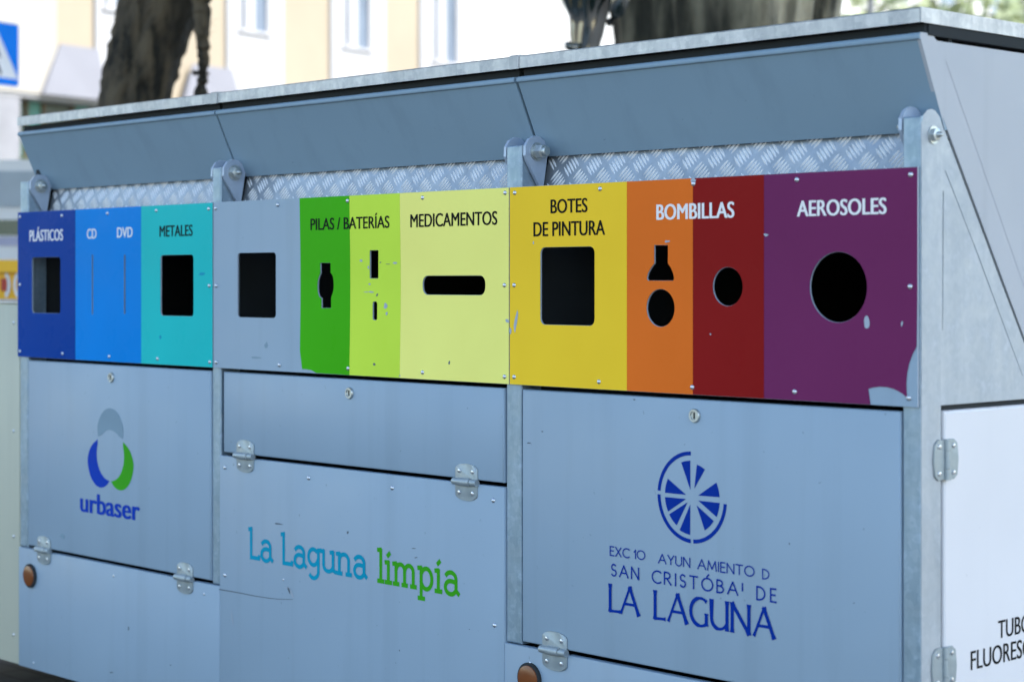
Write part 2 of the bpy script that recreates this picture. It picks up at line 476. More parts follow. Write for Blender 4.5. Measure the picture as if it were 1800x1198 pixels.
sheet('road', [(-17, -60), (-11.2, -60), (-11.2, 80), (-17, 80)], 0.004, plain('asphalt', (0.05, 0.05, 0.052), 0.9, 0, 0.3, 20))

# ================================================================== RECYCLING CONTAINER
XL = F(33, 500)[0]; XR = F(1616, 500)[0]
ZT, ZB = 1.736, 1.2375              # top and bottom of the coloured signs
ZLOW = F(371, 1027)[1]              # top of the lower panels
ZBASE = F(33, 1168)[1]              # bottom of the body
root = thing('recycling_container', 'long grey blue metal recycling container with a rainbow row of sign panels', 'recycling container', ((XL + XR) / 2, 1.0, 0))
#print('XL', XL, 'XR', XR, 'ZLOW', ZLOW, 'ZBASE', ZBASE)

# body: sheet box, open at the front behind the doors and signs
b = MB(); t = 0.02
b.box(XL + .012, XL + .012 + t, .06, 2.0, ZBASE, 1.99)
b.box(XR - .012 - t, XR - .012, .06, 2.0, ZBASE, 1.80)
b.box(XL + .012 + t, XR - .012 - t, 1.98, 2.0, ZBASE, 1.99)
b.box(XL + .012 + t, XR - .012 - t, .06, 1.98, ZBASE, ZBASE + t)
b.box(XL + .012 + t, XR - .012 - t, .118, 1.98, 1.97, 1.99)
for px in (378, 900):               # partitions between the three compartments
    x = F(px, 500)[0]; b.box(x - .008, x + .008, .075, 1.97, ZBASE + t + .002, 1.96)
b.box(XL + .03, XR - .03, .058, .064, ZBASE + .03, ZLOW - .02)
b.build('body', M['dark'], root)
for x in (XL + .25, (XL + XR) / 2 - .05, XR - .35):
    b = MB(); b.box(x, x + .1, .15, 1.85, 0, ZBASE - .002)
    b.build('skid', M['galv'], root)

# posts
POSTS = [(33, 47), (371, 385.5), (887.5, 914), (1584, 1617)]
ZPT = 1.842
post_objs = []
for a, c in POSTS:
    x0, x1 = F(a, 600)[0], F(c, 600)[0]
    b = MB(); b.cbox(x0, x1, .005, .075, ZLOW + .003, ZPT, .004)
    post_objs.append(b.build('post', M['galv'], root))

# signs ------------------------------------------------------------
def X(px): return F(px, 500)[0]
def hole_rect(x0, y0, x1, y1, r=0.012):
    return rrect(X(x0), X(x1), F((x0 + x1) / 2, y1)[1], F((x0 + x1) / 2, y0)[1], r)
def hole_circ(px, py, ry):
    x, z = F(px, py); return circ(x, z, F(px, py - ry)[1] - z)
def pix(pts): return [F(*p) for p in pts]
batt = pix([(583, 462), (583, 480)]) + [F(583 + 5.5 * math.sin(R(a)), 500 - 20 * math.cos(R(a))) for a in range(20, 170, 15)] + pix([(584, 522), (584, 541), (567, 541), (567, 524)]) + [F(565.5 - 5.5 * math.sin(R(a)), 503 + 20 * math.cos(R(a))) for a in range(20, 170, 15)] + pix([(565, 480), (565, 462)])
bulb = pix([(1176, 431), (1176, 463), (1181, 470), (1185, 480), (1187, 489), (1185, 493), (1141, 493), (1139, 489), (1141, 480), (1146, 471), (1152, 463), (1152, 431)])
BAYS = [
 (33, 375.5, [
   (33, 134.5, (0.0, 0.050, 0.30), [hole_rect(58, 452, 108, 550)], None),
   (134.5, 250, (0.0, 0.235, 0.70), [hole_rect(163.2, 448, 165.4, 552, .001), hole_rect(219.8, 448, 222.4, 551, .001)], None),
   (250, 375.5, (0.020, 0.53, 0.52), [hole_rect(284, 448, 342, 555)], None)]),
 (377, 896.5, [
   (377, 528.5, None, [hole_rect(419, 444, 486.5, 558)], None),
   (528.5, 616, (0.06, 0.44, 0.010), [batt], 'green'),
   (616, 704.5, (0.62, 0.83, 0.075), [hole_rect(652, 440, 667, 489, .003), hole_rect(657, 530, 665, 562, .006)], 'lime'),
   (704.5, 896.5, (0.98, 0.90, 0.235), [hole_rect(745, 484.5, 855, 518, .02)], 'pale')]),
 (898, 1614.5, [
   (898, 1104, (0.98, 0.615, 0.036), [hole_rect(952, 434, 1047, 571, .016)], None),
   (1104, 1220, (0.80, 0.168, 0.022), [bulb, hole_circ(1163, 541, 33)], None),
   (1220, 1345, (0.262, 0.012, 0.012), [hole_circ(1281, 503.5, 34)], None),
   (1345, 1614.5, (0.17, 0.028, 0.106), [hole_circ(1475, 504.5, 62)], 'purple')]),
]
NAMES = ['navy', 'sky_blue', 'teal', 'none', 'green', 'lime', 'pale_yellow', 'yellow', 'orange', 'red', 'purple']
def grow(loop, d):
    cx = sum(p[0] for p in loop) / len(loop); cz = sum(p[1] for p in loop) / len(loop)
    hw = max(abs(p[0] - cx) for p in loop); hh = max(abs(p[1] - cz) for p in loop)
    return [(cx + (p[0] - cx) * (hw + d) / hw, cz + (p[1] - cz) * (hh + d) / hh) for p in loop]
def edge(px, which, z0, z1):
    """a sticker seam: wavy where the sheet behind is dented"""
    out = []
    for i in range(9):
        k = i / 8; z = z0 + (z1 - z0) * k
        d = 0.0
        if which: d = 0.0045 * math.sin(math.pi * min(1, k * 1.0)) ** 1.3 if 0 < k < 1 else 0
        out.append((X(px) + d, z))
    return out
wavy = {528.5, 616, 704.5}
sign_plates = []; strips = {}
ki = 0
for (a, c, segs) in BAYS:
    holes = [h for s in segs for h in s[3]]
    outer = [(X(a), ZB), (X(c), ZB), (X(c), ZT), (X(a), ZT)]
    p = plate([outer] + holes, -0.003, 0.004).build('sign_panel', [M['paint'], M['chip']], root)
    sign_plates.append(p)
    for (s0, s1, colr, hs, flag) in segs:
        nme = NAMES[ki]; ki += 1
        if colr is None: continue
        z0, z1 = ZB + .0006, ZT - .0006
        L = edge(s0 + .15, s0 in wavy, z0, z1); Rr = edge(s1 - .15, s1 in wavy, z0, z1)
        if flag == 'green':
            L = pix([(566, 657.6), (558, 655), (549, 650), (541, 648.5), (533, 648)]) + L[1:]
            L = [q for q in L if q[1] > ZB]
        if flag == 'purple':
            Rr = pix([(1532, 710), (1528, 683), (1536, 680.5), (1548, 679), (1562, 680), (1575, 684), (1588, 691), (1596.5, 699), (1595.5, 688), (1595, 672), (1596.5, 655), (1600, 638), (1606, 622), (1613, 609)]) + Rr[4:]
            Rr[0] = (Rr[0][0], z0)
        loop = Rr + list(reversed(L))
        st = plate([loop] + [grow(h, .0006) for h in hs], -0.0042, 0.0009).build('colour_panel', [sticker('sticker_' + nme, colr)] * 2, p)
        st['label'] = nme.replace('_', ' ') + ' coloured sign strip'
        strips[nme] = st
T = [('PLÁSTICOS', (54, 424), (113, 421.5), 19, 'text_white', 0, .05), ('CD', (155, 419.5), (172, 418.5), 17, 'text_white', 0, .05), ('DVD', (208, 417.5), (235.5, 416.5), 17.5, 'text_white', 0, .05),
     ('METALES', (282.5, 416), (341, 413.5), 19, 'text_dark', 0, .038), ('PILAS / BATERÍAS', (548, 404.5), (687, 401), 20, 'text_dark', 1, .034), ('MEDICAMENTOS', (723.5, 399.5), (876.5, 394), 22.5, 'text_dark', 1, .038),
     ('BOTES', (970, 375), (1035, 372), 24, 'text_dark', 2, .038), ('DE PINTURA', (940, 415.5), (1066, 411.5), 24.5, 'text_dark', 2, .038), ('BOMBILLAS', (1156, 386.5), (1293.5, 382.5), 26.5, 'text_white', 2, .05), ('AEROSOLES', (1403, 380.5), (1561, 374.5), 27, 'text_white', 2, .05)]
for body, l, r_, h, mt, bay, off in T:
    lettering(body, l, r_, h, M[mt], sign_plates[bay], y=-0.0048, off=off)

# rivets
rb = MB(); rb.lathe_y(0, 0, [(0.001, .0062), (-.0012, .0060), (-.003, .0042), (-.0040, .0012)], 14)
riv0 = None
def rivet(px, py, parent, y=-.0042, sc=1.0, name='rivet'):
    global riv0
    x, z = F(px, py)
    if riv0 is None:
        q = MB(); q.lathe_y(x, z, [(y + .001, .0062), (y - .0012, .0060), (y - .003, .0042), (y - .0040, .0012)], 14)
        riv0 = q.build(name, M['rivet'], parent, smooth=60, origin=Vector((x, y, z)))
        return riv0
    o = copy_to(riv0, parent, (x, y, z), sc); o.name = name
    return o
for px, py, bay in [(37, 381, 0), (111, 379, 0), (191, 375, 0), (277, 370, 0), (369, 367, 0), (37, 500, 0), (370, 502, 0), (37, 617, 0), (112, 621, 0), (194, 626, 0), (279, 630, 0), (371, 636, 0),
                    (381, 366, 1), (490, 360, 1), (613, 353, 1), (745, 347.5, 1), (890, 339, 1), (382, 502, 1), (889, 501, 1), (382, 636, 1), (493, 641, 1), (614, 647, 1), (745, 654, 1), (889, 661.5, 1),
                    (907, 339, 2), (1057, 332, 2), (1221, 323, 2), (1403, 316, 2), (1603, 307, 2), (906, 501, 2), (1602, 503.5, 2), (906, 662, 2), (1055, 670.5, 2), (1219, 680, 2), (1399, 688, 2), (1599.5, 699, 2)]:
    rivet(px, py, sign_plates[bay])

# chips and scuffs in the stickers
def blotch(px, py, rx, ry, n=11, jag=0.35, rot=0):
    pts = []
    for i in range(n):
        a = 2 * math.pi * i / n; k = 1 + random.uniform(-jag, jag)
        u, v = rx * k * math.cos(a), ry * k * math.sin(a)
        pts.append(F(px + u * math.cos(rot) - v * math.sin(rot), py + u * math.sin(rot) + v * math.cos(rot)))
    return pts
def marks(spec, parent, mat, y, name):
    for i, s in enumerate(spec):
        b = MB(); pts = blotch(*s); b.add([(x, y - .00004 * i, z) for x, z in pts], [tuple(range(len(pts)))])
        b.build(name[:-1], mat, parent)
marks([(637, 458, 3, 2.5), (650, 470, 1.5, 3), (680, 538, 3, 6), (682, 551, 2, 3), (652, 499, 2, 1.5), (697, 462, 4, 1.6), (655, 513, 4, 1.2), (646, 513, 5, .8), (705, 660, 1.5, 1)], sign_plates[1], M['chip'], -.0046, 'paint_chips')
marks([(792, 637, 1.6, 4), (660, 640, 2, 2), (684, 464, 5, .7), (671, 461, 2, 1), (665, 518, 1.5, 3, 9, .3, .6)], sign_plates[1], M['scratch'], -.00465, 'scuff_marks')
marks([(894, 564, 3.5, 3), (909, 565, 2.6, 17, 9, .4, .1), (899, 580, 2, 6), (1221, 316, 4, 4.5), (1526, 566, 5, 11, 13, .12), (1349, 412.5, 4, 2.4), (1175, 424, 4, 2), (1588, 568, 1.5, 5, 9, .3, .2)], sign_plates[2], M['chip'], -.0046, 'paint_chips')
marks([(940, 427, 1, 3), (1251, 587, 1.3, 2)], sign_plates[2], M['chip'], -.00465, 'scuff_marks')
marks([(357, 481, 5, 3), (284, 592, 2, 3)], sign_plates[0], M['ink_cyan'], -.0046, 'scuff_marks')
marks([(452, 628, 9, 1.5), (470, 607, 3, 6)], sign_plates[1], M['ink_faded'], -.0034, 'dull_scuffs')

# tread plate bands, pivot lugs, lids --------------------------------
PY, PZ = 0.047, 1.826               # lid pivot axis
def tread(x0, x1):
    """five-bar checker plate leaning slightly back"""
    A = Vector((0, .084, ZT - .01)); B = Vector((0, .113, 1.846))
    up = (B - A); Hh = up.length; up.normalize(); nrm = Vector((0, -up.z, up.y))
    b = MB(); th = .003
    p = [A, B, B - nrm * th, A - nrm * th]
    b.add([(x, q.y, q.z) for x in (x0, x1) for q in p], [(0, 1, 5, 4), (1, 2, 6, 5), (2, 3, 7, 6), (3, 0, 4, 7), (0, 3, 2, 1), (4, 5, 6, 7)])
    P = .080; rowh = .034
    prof = [(-1, 0), (-.8, .5), (-.4, .9), (0, 1), (.4, .9), (.8, .5), (1, 0)]
    nx = int((x1 - x0) / P) + 2
    for j in range(5):
        for i in range(nx):
            cx = x0 + (i + (.5 if j % 2 else 0) + .1) * P; cv = (j - .12) * rowh
            sgn = -1 if j % 2 == 0 else 1
            ax = Vector((math.cos(R(48)), sgn * math.sin(R(48))))
            pr = Vector((-ax.y, ax.x))
            for k in range(-2, 3):
                c0 = Vector((cx, cv)) + pr * (k * .0098)
                hl = .0205 - abs(k) * .0012; hw = .0038
                vs = []; ok = True
                a_, b_ = sorted(((.0015 - c0.y) / ax.y, (Hh - .0015 - c0.y) / ax.y))
                ta, tb = max(-hl, a_), min(hl, b_)
                if tb - ta < .008: continue
                for t_, w_ in prof:
                    q = c0 + ax * ((ta + tb) / 2 + t_ * (tb - ta) / 2)
                    if not (x0 + .002 < q.x < x1 - .002): ok = False
                    for side in (-1, 0, 1):
                        g = q + pr * (side * hw * max(w_, .15))
                        vs.append(Vector((g.x, 0, 0)) + A + up * g.y + nrm * (.0028 * w_ if side == 0 else -.0002))
                if not ok: continue
                fs = []
                for q in range(len(prof) - 1):
                    for s_ in (0, 1):
                        o_ = q * 3 + s_; fs.append((o_, o_ + 1, o_ + 4, o_ + 3))
                b.add(vs, fs, 1)
    return b
px_lug = []
for i in range(3):
    x0 = F(POSTS[i][1], 600)[0] - .004; x1 = F(POSTS[i + 1][0], 600)[0] + .004
    tread(x0, x1).build('tread_plate', [M['tread'], M['tread_bar']], root, smooth=50)

def lug(x0, x1):
    """tear-drop plate of the lid hinge, in the yz plane"""
    r = .041; poly = [(PY + r * math.cos(R(a)), PZ + r * math.sin(R(a)) * 1.0) for a in (-28, 5, 40, 72, 100, 128, 160, 195, 215)]
    poly += [(PY + .010, ZT + .002), (PY + .024, ZT + .002)]
    b = MB(); b.prism_x(poly, x0, x1)
    return b
def bolt(xf, d=1, acorn=False):
    b = MB()
    b.lathe_x(PY, PZ, [(xf, .0235), (xf + d * .003, .0235), (xf + d * .003, .015)], 24, cap=True)
    s = xf + d * .003
    if not acorn:
        b.lathe_x(PY, PZ, [(s, .0195), (s + d * .004, .0195), (s + d * .004, .017)], 24)
        b.lathe_x(PY, PZ, [(s + d * .004, .0185), (s + d * .022, .0185), (s + d * .0245, .0160)], 6)
        b.lathe_x(PY, PZ, [(s + d * .024, .0125), (s + d * .033, .0125), (s + d * .0350, .0105)], 18)
        return b
    b.lathe_x(PY, PZ, [(s, .0180), (s + d * .013, .0180), (s + d * .0145, .0150)], 6)
    if acorn: b.lathe_x(PY, PZ, [(s + d * .0143, .008), (s + d * .02, .0075), (s + d * .026, .005), (s + d * .029, .0015)], 14)
    else: b.lathe_x(PY, PZ, [(s + d * .0143, .0098), (s + d * .022, .0098), (s + d * .0235, .0085)], 18)
    return b
SPEC = [(0, 1, True), (1, 1, True), (2, 1, False)]
for i in range(4):
    x0, x1 = F(POSTS[i][0], 600)[0], F(POSTS[i][1], 600)[0]
    if i < 3:                       # lug on the right face of the post
        o = lug(x1 + .0035, x1 + .0125).build('hinge_plate', M['lug'], root, smooth=20)
        bolt(x1 + .0125, 1, SPEC[i][2]).build('bolt', M['zinc'], o, smooth=35)
    if i > 0:                       # lug on its left face
        o = lug(x0 - .0125, x0 - .0035).build('hinge_plate', M['lug'], root, smooth=20)
        bolt(x0 - .0125, -1, True).build('bolt', M['zinc'], o, smooth=35)

ZF0, ZF1 = 1.816, 2.008
LIDX = [(XL - .008, X(377.5) - .004), (X(377.5) + .005, X(905.5) - .005), (X(905.5) + .005, XR)]
for i, (x0, x1) in enumerate(LIDX):
    # flap: overhanging sheet, its top edge rolled
    prof = [(.092, ZF0), (.0065, ZF1 - .0085), (.0005, ZF1 - .0065), (-.0008, ZF1 - .004), (-.0004, ZF1 + .002), (.003, ZF1 + .0058), (.008, ZF1 + .0075), (.030, ZF1 + .0075), (.030, ZF1 + .003), (.012, ZF1 - .001), (.104, ZF0 + .002)]
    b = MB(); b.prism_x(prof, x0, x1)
    lid = b.build('lid', M['paint_lid_shaded'], root, smooth=40)
    b = MB(); b.box(x0 + .004, x1 - .002, .022, .05, ZF1 + .009, 2.0345)
    b.build('rubber_seal', M['rubber'], lid)
    e0 = x0 + .004 if i == 0 else x0 - .002; e1 = x1 + .002 if i < 2 else XR + .004
    b = MB(); b.prism_x([(-.004, 2.035), (-.004, 2.0635), (.002, 2.067), (2.02, 2.067), (2.02, 2.0625), (.0005, 2.0625), (.0005, 2.035)], e0, e1)
    b.build('roof_trim', M['galv_trim'], lid)
    if i < 2:
        b = MB(); b.prism_x([(-.007, 2.0335), (-.007, 2.066), (.0, 2.0695), (.30, 2.0695), (.30, 2.0672), (.001, 2.0672), (-.0042, 2.0645), (-.0042, 2.0335)], e1 - .012, e1 + .022)
        b.build('joint_cover', M['galv_trim'], lid)
    b = MB(); b.box(x1 - .03 if i < 2 else x1 - .02, x1 + .03 if i < 2 else x1 - .004, .112, .125, ZF0 - .02, 2.03)
    b.build('gap_backing', M['rubber'], lid)

# right-hand end ------------------------------------------------------
XS = XR                              # plane of the end wall
def sd(px, py): return S(px, py, XS)
# lid end plate
dg0 = sd(1656, 203); dg1 = sd(1800, 592)
sl_ = (dg1[1] - dg0[1]) / (dg1[0] - dg0[0])
yb = 1.15
poly = [(.0925, ZF0 + .001), (.0045, ZF1 - .007), (.002, ZF1 + .003), (.006, ZF1 + .0070), (.045, ZF1 + .0070), (.062, ZF1 - .006), (1.98, ZF1 - .006), (1.98, 1.2), (.75, dg0[1] + sl_ * (.75 - dg0[0])), (dg0[0], dg0[1])]
b = MB(); b.prism_x(poly, XS - .0085, XS + .0005)
lp = b.build('lid_end_plate', M['paint_side_lit'], root)
b = MB()                             # flat strip giving that plate's stiffening crease its painted shade
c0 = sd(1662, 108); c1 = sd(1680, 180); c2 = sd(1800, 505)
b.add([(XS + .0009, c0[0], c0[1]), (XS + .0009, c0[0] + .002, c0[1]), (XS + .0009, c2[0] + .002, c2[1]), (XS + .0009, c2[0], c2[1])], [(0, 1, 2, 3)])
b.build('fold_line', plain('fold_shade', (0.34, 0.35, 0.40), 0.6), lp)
b = MB(); b.box(XS - .03, XS + .003, .03, 2.01, ZF1 + .003, 2.0345)
b.build('end_seal', M['rubber'], lp)
b = MB(); b.box(XS + .0045, XS + .007, -.003, 2.02, 2.035, 2.0665)
b.build('end_trim', M['galv_trim'], lp)
# galvanised end wall, cut along the diagonal
zd = sd(1657, 717)[1]; y0d = sd(1654, 717)[0]
off = .012
w = [(.0765, ZLOW), (.0765, dg0[1] - .06), (.75, dg0[1] + sl_ * (.75 - dg0[0]) - .06 - 0), (1.98, 1.19), (1.98, zd + .006), (y0d, zd + .006), (y0d, ZLOW)]
def below(y): return dg0[1] + sl_ * (y - dg0[0]) - off
w = [(.0765, 1.0), (.0765, below(.0765)), (.60, below(.60)), (.60, zd + .006), (y0d, zd + .006), (y0d, 1.0)]
b = MB(); b.prism_x([(.0765, zd + .006), (.0765, min(below(.0765), ZPT)), (.32, below(.32)), (.47, zd + .03), (1.98, zd + .03), (1.98, zd + .006)], XS - .009, XS - .0015)
ew = b.build('end_wall', M['galv_side'], root)
b = MB(); b.box(XS - .009, XS - .002, .0765, y0d, ZBASE, zd + .0055)
b.build('door_jamb', M['galv_side'], ew)
# post side cheek with rounded top
r = .036
ck = [(.006, ZBASE), (.006, PZ - .01)] + [(PY - .005 + r * math.cos(R(a)), PZ - .004 + r * math.sin(R(a))) for a in (172, 140, 112, 90, 68, 40, 10)] + [(.0755, PZ - .03), (.0755, ZBASE)]
b = MB(); b.prism_x(ck, XS - .0005, XS + .0015)
ch = b.build('post_cheek', M['galv_side'], root)
b = MB(); b.lathe_x(PY, PZ - .022, [(XS + .0015, .019), (XS + .0045, .019), (XS + .0045, .013)], 24)
b.lathe_x(PY, PZ - .022, [(XS + .0045, .0145), (XS + .013, .0145), (XS + .014, .012)], 6)
b.lathe_x(PY, PZ - .022, [(XS + .0138, .007), (XS + .019, .0065), (XS + .024, .003), (XS + .025, .001)], 12)
b.build('bolt', M['zinc'], ch, smooth=35)
# seams in the end wall
for (p, q) in (((1662, 300), (1712, 428)), ((1712, 428), (1798, 660)), ((1658.5, 335), (1657.5, 580))):
    a_, c_ = sd(*p), sd(*q); xx = XS - .0012 if p[0] > 1660 else XS - .0012
    b = MB(); b.add([(xx, a_[0], a_[1]), (xx, a_[0] + .0028, a_[1]), (xx, c_[0] + .0016, c_[1]), (xx, c_[0], c_[1])], [(0, 1, 2, 3)])
    b.build('weld_seam', M['scratch'], ew)
# white end door
b = MB(); yd0 = sd(1658.5, 900)[0]
zt_ = zd - .006
def end_door(y0, y1, z0, z1, xf, c=.006):
    b = MB()
    def rect(x, d): return [(x, y0 + d, z0 + d), (x, y1 - d, z0 + d), (x, y1 - d, z1 - d), (x, y0 + d, z1 - d)]
    vs = rect(xf, c) + rect(xf - c * .4, c * .3) + rect(xf - c, 0) + rect(xf - .03, 0)
    fs = [(0, 1, 2, 3), (15, 14, 13, 12)]
    for a in (0, 4, 8):
        for i in range(4):
            j = (i + 1) % 4; fs.append((a + j, a + i, a + 4 + i, a + 4 + j))
    b.add(vs, fs); return b
ed = end_door(yd0, 1.9, ZBASE + .04, zt_, XS + .002).build('end_door', M['paint_white'], root)
ed['label'] = 'white end door lettered in dark capitals'
def end_text(body, l, h, off=.006):
    v, f = text2d(body, 0); y0, z0 = S(*l, XS + .003); H = S(l[0], l[1] - h, XS + .003)[1] - z0
    b = MB()
    for k, d in enumerate((-.02, 0, .02)): b.add([(XS + .0028 + .00005 * k, y0 + (p[0] + d) * H * .86, z0 + p[1] * H) for p in v], f)
    return b.build('lettering', M['text_dark'], ed)
end_text('TUBOS', (1755, 1121.5), 31); end_text('FLUORESCENTES', (1707, 1177), 33)

# ---- hinges, locks --------------------------------------------------
def hinge_front(px, py, sc, parent, y=-.0005, mat='hinge'):
    """two rounded leaves and a barrel on a horizontal pin"""
    x, z = F(px, py); b = MB(); w = .043 * sc; hh = .050 * sc
    def leaf(sg):
        pts = [(-w, .004 * sg), (w, .004 * sg), (w, .034 * sg * sc)] + [(w * .94 * math.cos(R(a)), sg * (.036 * sc + .012 * sc * math.sin(R(a)))) for a in (20, 45, 68, 90, 112, 135, 160)] + [(-w, .034 * sg * sc)]
        n = len(pts)
        vs = [(x + p[0] * .94, y - .0035, z + p[1]) for p in pts] + [(x + p[0], y - .0022, z + p[1]) for p in pts] + [(x + p[0], y, z + p[1]) for p in pts]
        fs = [tuple(range(n))] + [(k * n + i, k * n + (i + 1) % n, (k + 1) * n + (i + 1) % n, (k + 1) * n + i) for k in (0, 1) for i in range(n)]
        b.add(vs, fs)
        for dx in (-.6, .6):
            b.lathe_y(x + dx * w, z + sg * .028 * sc, [(y - .003, .0058 * sc), (y - .0055, .005 * sc), (y - .0065, .002 * sc)], 12, mi=1)
    leaf(1); leaf(-1)
    for a0, a1, rr in ((-1.06, -.52, .0092), (-.50, .48, .0110), (.50, 1.06, .0092)):
        b.tube([(x + a0 * w, y - .006, z), (x + a1 * w, y - .006, z)], rr * sc, 14)
    return b.build('hinge', [M[mat], M['rivet']], parent, smooth=40)
def hinge_end(px, py, parent):
    y, z = S(px, py, XS); b = MB(); w, hh = .046, .043; xf = XS + .0025
    for sg, dep in ((-1, 0), (1, .0)):
        pts = [(sg * .004, -hh), (sg * .030, -hh), (sg * w * .9, -hh * .8), (sg * w, 0), (sg * w * .9, hh * .8), (sg * .030, hh), (sg * .004, hh)]
        n = len(pts)
        b.add([(xf, y + p[0], z + p[1]) for p in pts] + [(xf + .003, y + p[0] * .97, z + p[1] * .97) for p in pts], [tuple(range(n, 2 * n))] + [(i, (i + 1) % n, n + (i + 1) % n, n + i) for i in range(n)])
        for dz in (-.66, .66):
            b.lathe_x(y + sg * .026, z + dz * hh, [(xf + .003, .0055), (xf + .0055, .0045), (xf + .0063, .0015)], 12, mi=1)
    for a0, a1 in ((-1, -.45), (-.43, .43), (.45, 1)):
        b.tube([(xf + .005, y, z + a0 * hh), (xf + .005, y, z + a1 * hh)], .0075, 14)
    return b.build('hinge', [M['hinge'], M['rivet']], parent, smooth=40)
def lock(px, py, parent, y=0):
    x, z = F(px, py); b = MB()
    b.lathe_y(x, z, [(y + .001, .0165), (y - .003, .0165), (y - .006, .0145), (y - .006, .0105), (y - .0035, .0095), (y - .0035, .001)], 26, cap=False)
    b.box(x - .0018, x + .0018, y - .0045, y - .0032, z - .0075, z + .0075, mi=1)
    return b.build('lock', [M['zinc'], M['rubber']], parent, smooth=40)
hinge_end(1660, 807, ed); hinge_end(1657, 1172, ed)

# ---- doors and lower panels -----------------------------------------
def door(name, px0, px1, z0, z1, mat='paint', y=0.0):
    b = MB(); b.cbox(X(px0), X(px1), y, y + .028, z0, z1, .005)
    return b.build(name, M[mat], root, smooth=50)
ZD = 1.2262                          # door tops
dl = door('door', 49, 369.5, ZLOW + .012, ZD)
hz = F(392, 797)[1]
dm = door('hatch', 392.5, 884.5, hz + .005, ZD)
dr = door('door', 917.5, 1581.5, ZLOW + .012, ZD)
hinge_front(78, 966, 1.0, dl); hinge_front(326, 1015, 1.0, dl)
hinge_front(432, 801, 1.0, dm); hinge_front(821, 846.5, 1.0, dm)
hinge_front(976, 1143, 1.0, dr); 
hinge_front(1440, 1238, 1.0, dr)
lock(196, 663, dl); lock(615, 690.5, dm); lock(1222, 730, dr)
# riveted sheet of the middle bay
b = MB(); b.cbox(X(386.5), X(886.5), -.001, .02, ZBASE, hz - .006, .002)
mp = b.build('riveted_panel', M['paint'], root, smooth=50)
for p in [(396, 821), (543, 839.5), (690, 857), (868, 879), (396, 1010), (870, 1098), (499, 1018, .6)]:
    rivet(p[0], p[1], mp, y=-.001, sc=p[2] if len(p) > 2 else 1.05)
b = MB(); b.cbox(X(33), X(386), 0, .02, ZBASE, ZLOW, .0015)
pl_ = b.build('lower_panel', M['paint'], root, smooth=50)
b = MB(); b.cbox(X(887), X(1617), 0, .02, ZBASE, ZLOW, .0015)
pr_ = b.build('lower_panel', M['paint'], root, smooth=50)
for p in [(200, 1011), (359, 1043), (59, 1164)]: rivet(p[0], p[1], pl_, y=0, sc=.75)
rivet(932, 1164, pr_, y=0, sc=.7)
def reflector(px, py, parent):
    x, z = F(px, py); b = MB()
    b.lathe_y(x, z, [(0, .041), (-.006, .041), (-.009, .037), (-.009, .034)], 30, mi=1, cap=False)
    b.lathe_y(x, z, [(-.006, .0355), (-.011, .034), (-.0135, .025), (-.0145, .012), (-.0148, .001)], 30, mi=0)
    return b.build('reflector', [M['amber'], M['rubber']], parent, smooth=40)
reflector(54, 1011, pl_); reflector(932, 1192, pr_)
# crease and dents of the middle panel (torn edge of a repaired sheet)
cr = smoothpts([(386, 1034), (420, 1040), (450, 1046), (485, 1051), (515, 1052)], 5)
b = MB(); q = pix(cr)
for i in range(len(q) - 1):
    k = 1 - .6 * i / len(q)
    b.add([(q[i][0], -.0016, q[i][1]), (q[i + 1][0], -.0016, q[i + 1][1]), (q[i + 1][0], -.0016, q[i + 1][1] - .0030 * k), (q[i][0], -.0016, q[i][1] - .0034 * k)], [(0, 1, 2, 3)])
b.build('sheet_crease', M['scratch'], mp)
marks([(490, 920, 7, 1.2, 9, .3, .1), (728, 963, 4, .9), (732, 979, 2.5, 1), (703, 1142, 1, 1.5), (612, 935, 1.6, 2.4), (508, 1035, 2, 7, 9, .4, -.25), (826, 1105, 1, 1)], mp, M['scratch'], -.0015, 'scuff_marks')
marks([(409, 1085, 1.2, 14, 9, .3, -.12), (514, 1043, 1.3, 8, 9, .3, -.35), (505, 1032, 6, .8)], mp, M['chip'], -.0018, 'paint_chips')
marks([(226, 1104, 1, 4), (300, 1168, 1.5, 1), (196, 1181, 4, 1)], pl_, M['scratch'], -.0005, 'scuff_marks')
marks([(1501, 1059, 1.4, 1), (1115, 702, 2, 1), (953, 758, 2, 1), (930, 778, 3, 1.2), (1388, 955, 1, 2)], dr, M['scratch'], -.0005, 'scuff_marks')
marks([(110, 942, 4, 5), (150, 690, 1.2, 1)], dl, M['ink_faded'], -.0005, 'scuff_marks')

# ---- marks on the doors ----------------------------------------------
# three-crescent logo
cx, cz = F(194, 800); lr = F(194, 755)[1] - cz
inner = lambda a0, a1: [(math.cos(R(a0 + (a1 - a0) * i / 14)), math.sin(R(a0 + (a1 - a0) * i / 14))) for i in range(15)]
bl = smoothpts([(-.93, .58), (-1.42, .25), (-1.67, -.28), (-1.47, -.88), (-1.08, -1.22), (-.67, -1.30), (-.30, -1.20), (-.06, -1.0)]) + inner(262, 158)[0:]
gy = smoothpts([(-.90, .70), (-.92, 1.15), (-.55, 1.66), (0, 1.84), (.55, 1.66), (.92, 1.15), (.90, .70)]) + inner(50, 130)
for nme, pts, mt in (('logo_crescent', bl, 'ink_royal'), ('logo_crescent', [(-x, z) for x, z in bl], 'ink_green'), ('logo_crescent', gy, 'ink_faded')):
    pl2 = plate([[(cx + x * lr, cz + z * lr) for x, z in pts]], -.0009, .0005)
    pl2.build(nme, [M[mt], M[mt]], dl)
lettering('urbaser', (141, 897.5), (246.5, 918.5), 34, M['ink_royal'], dl, y=-.001, off=.05)
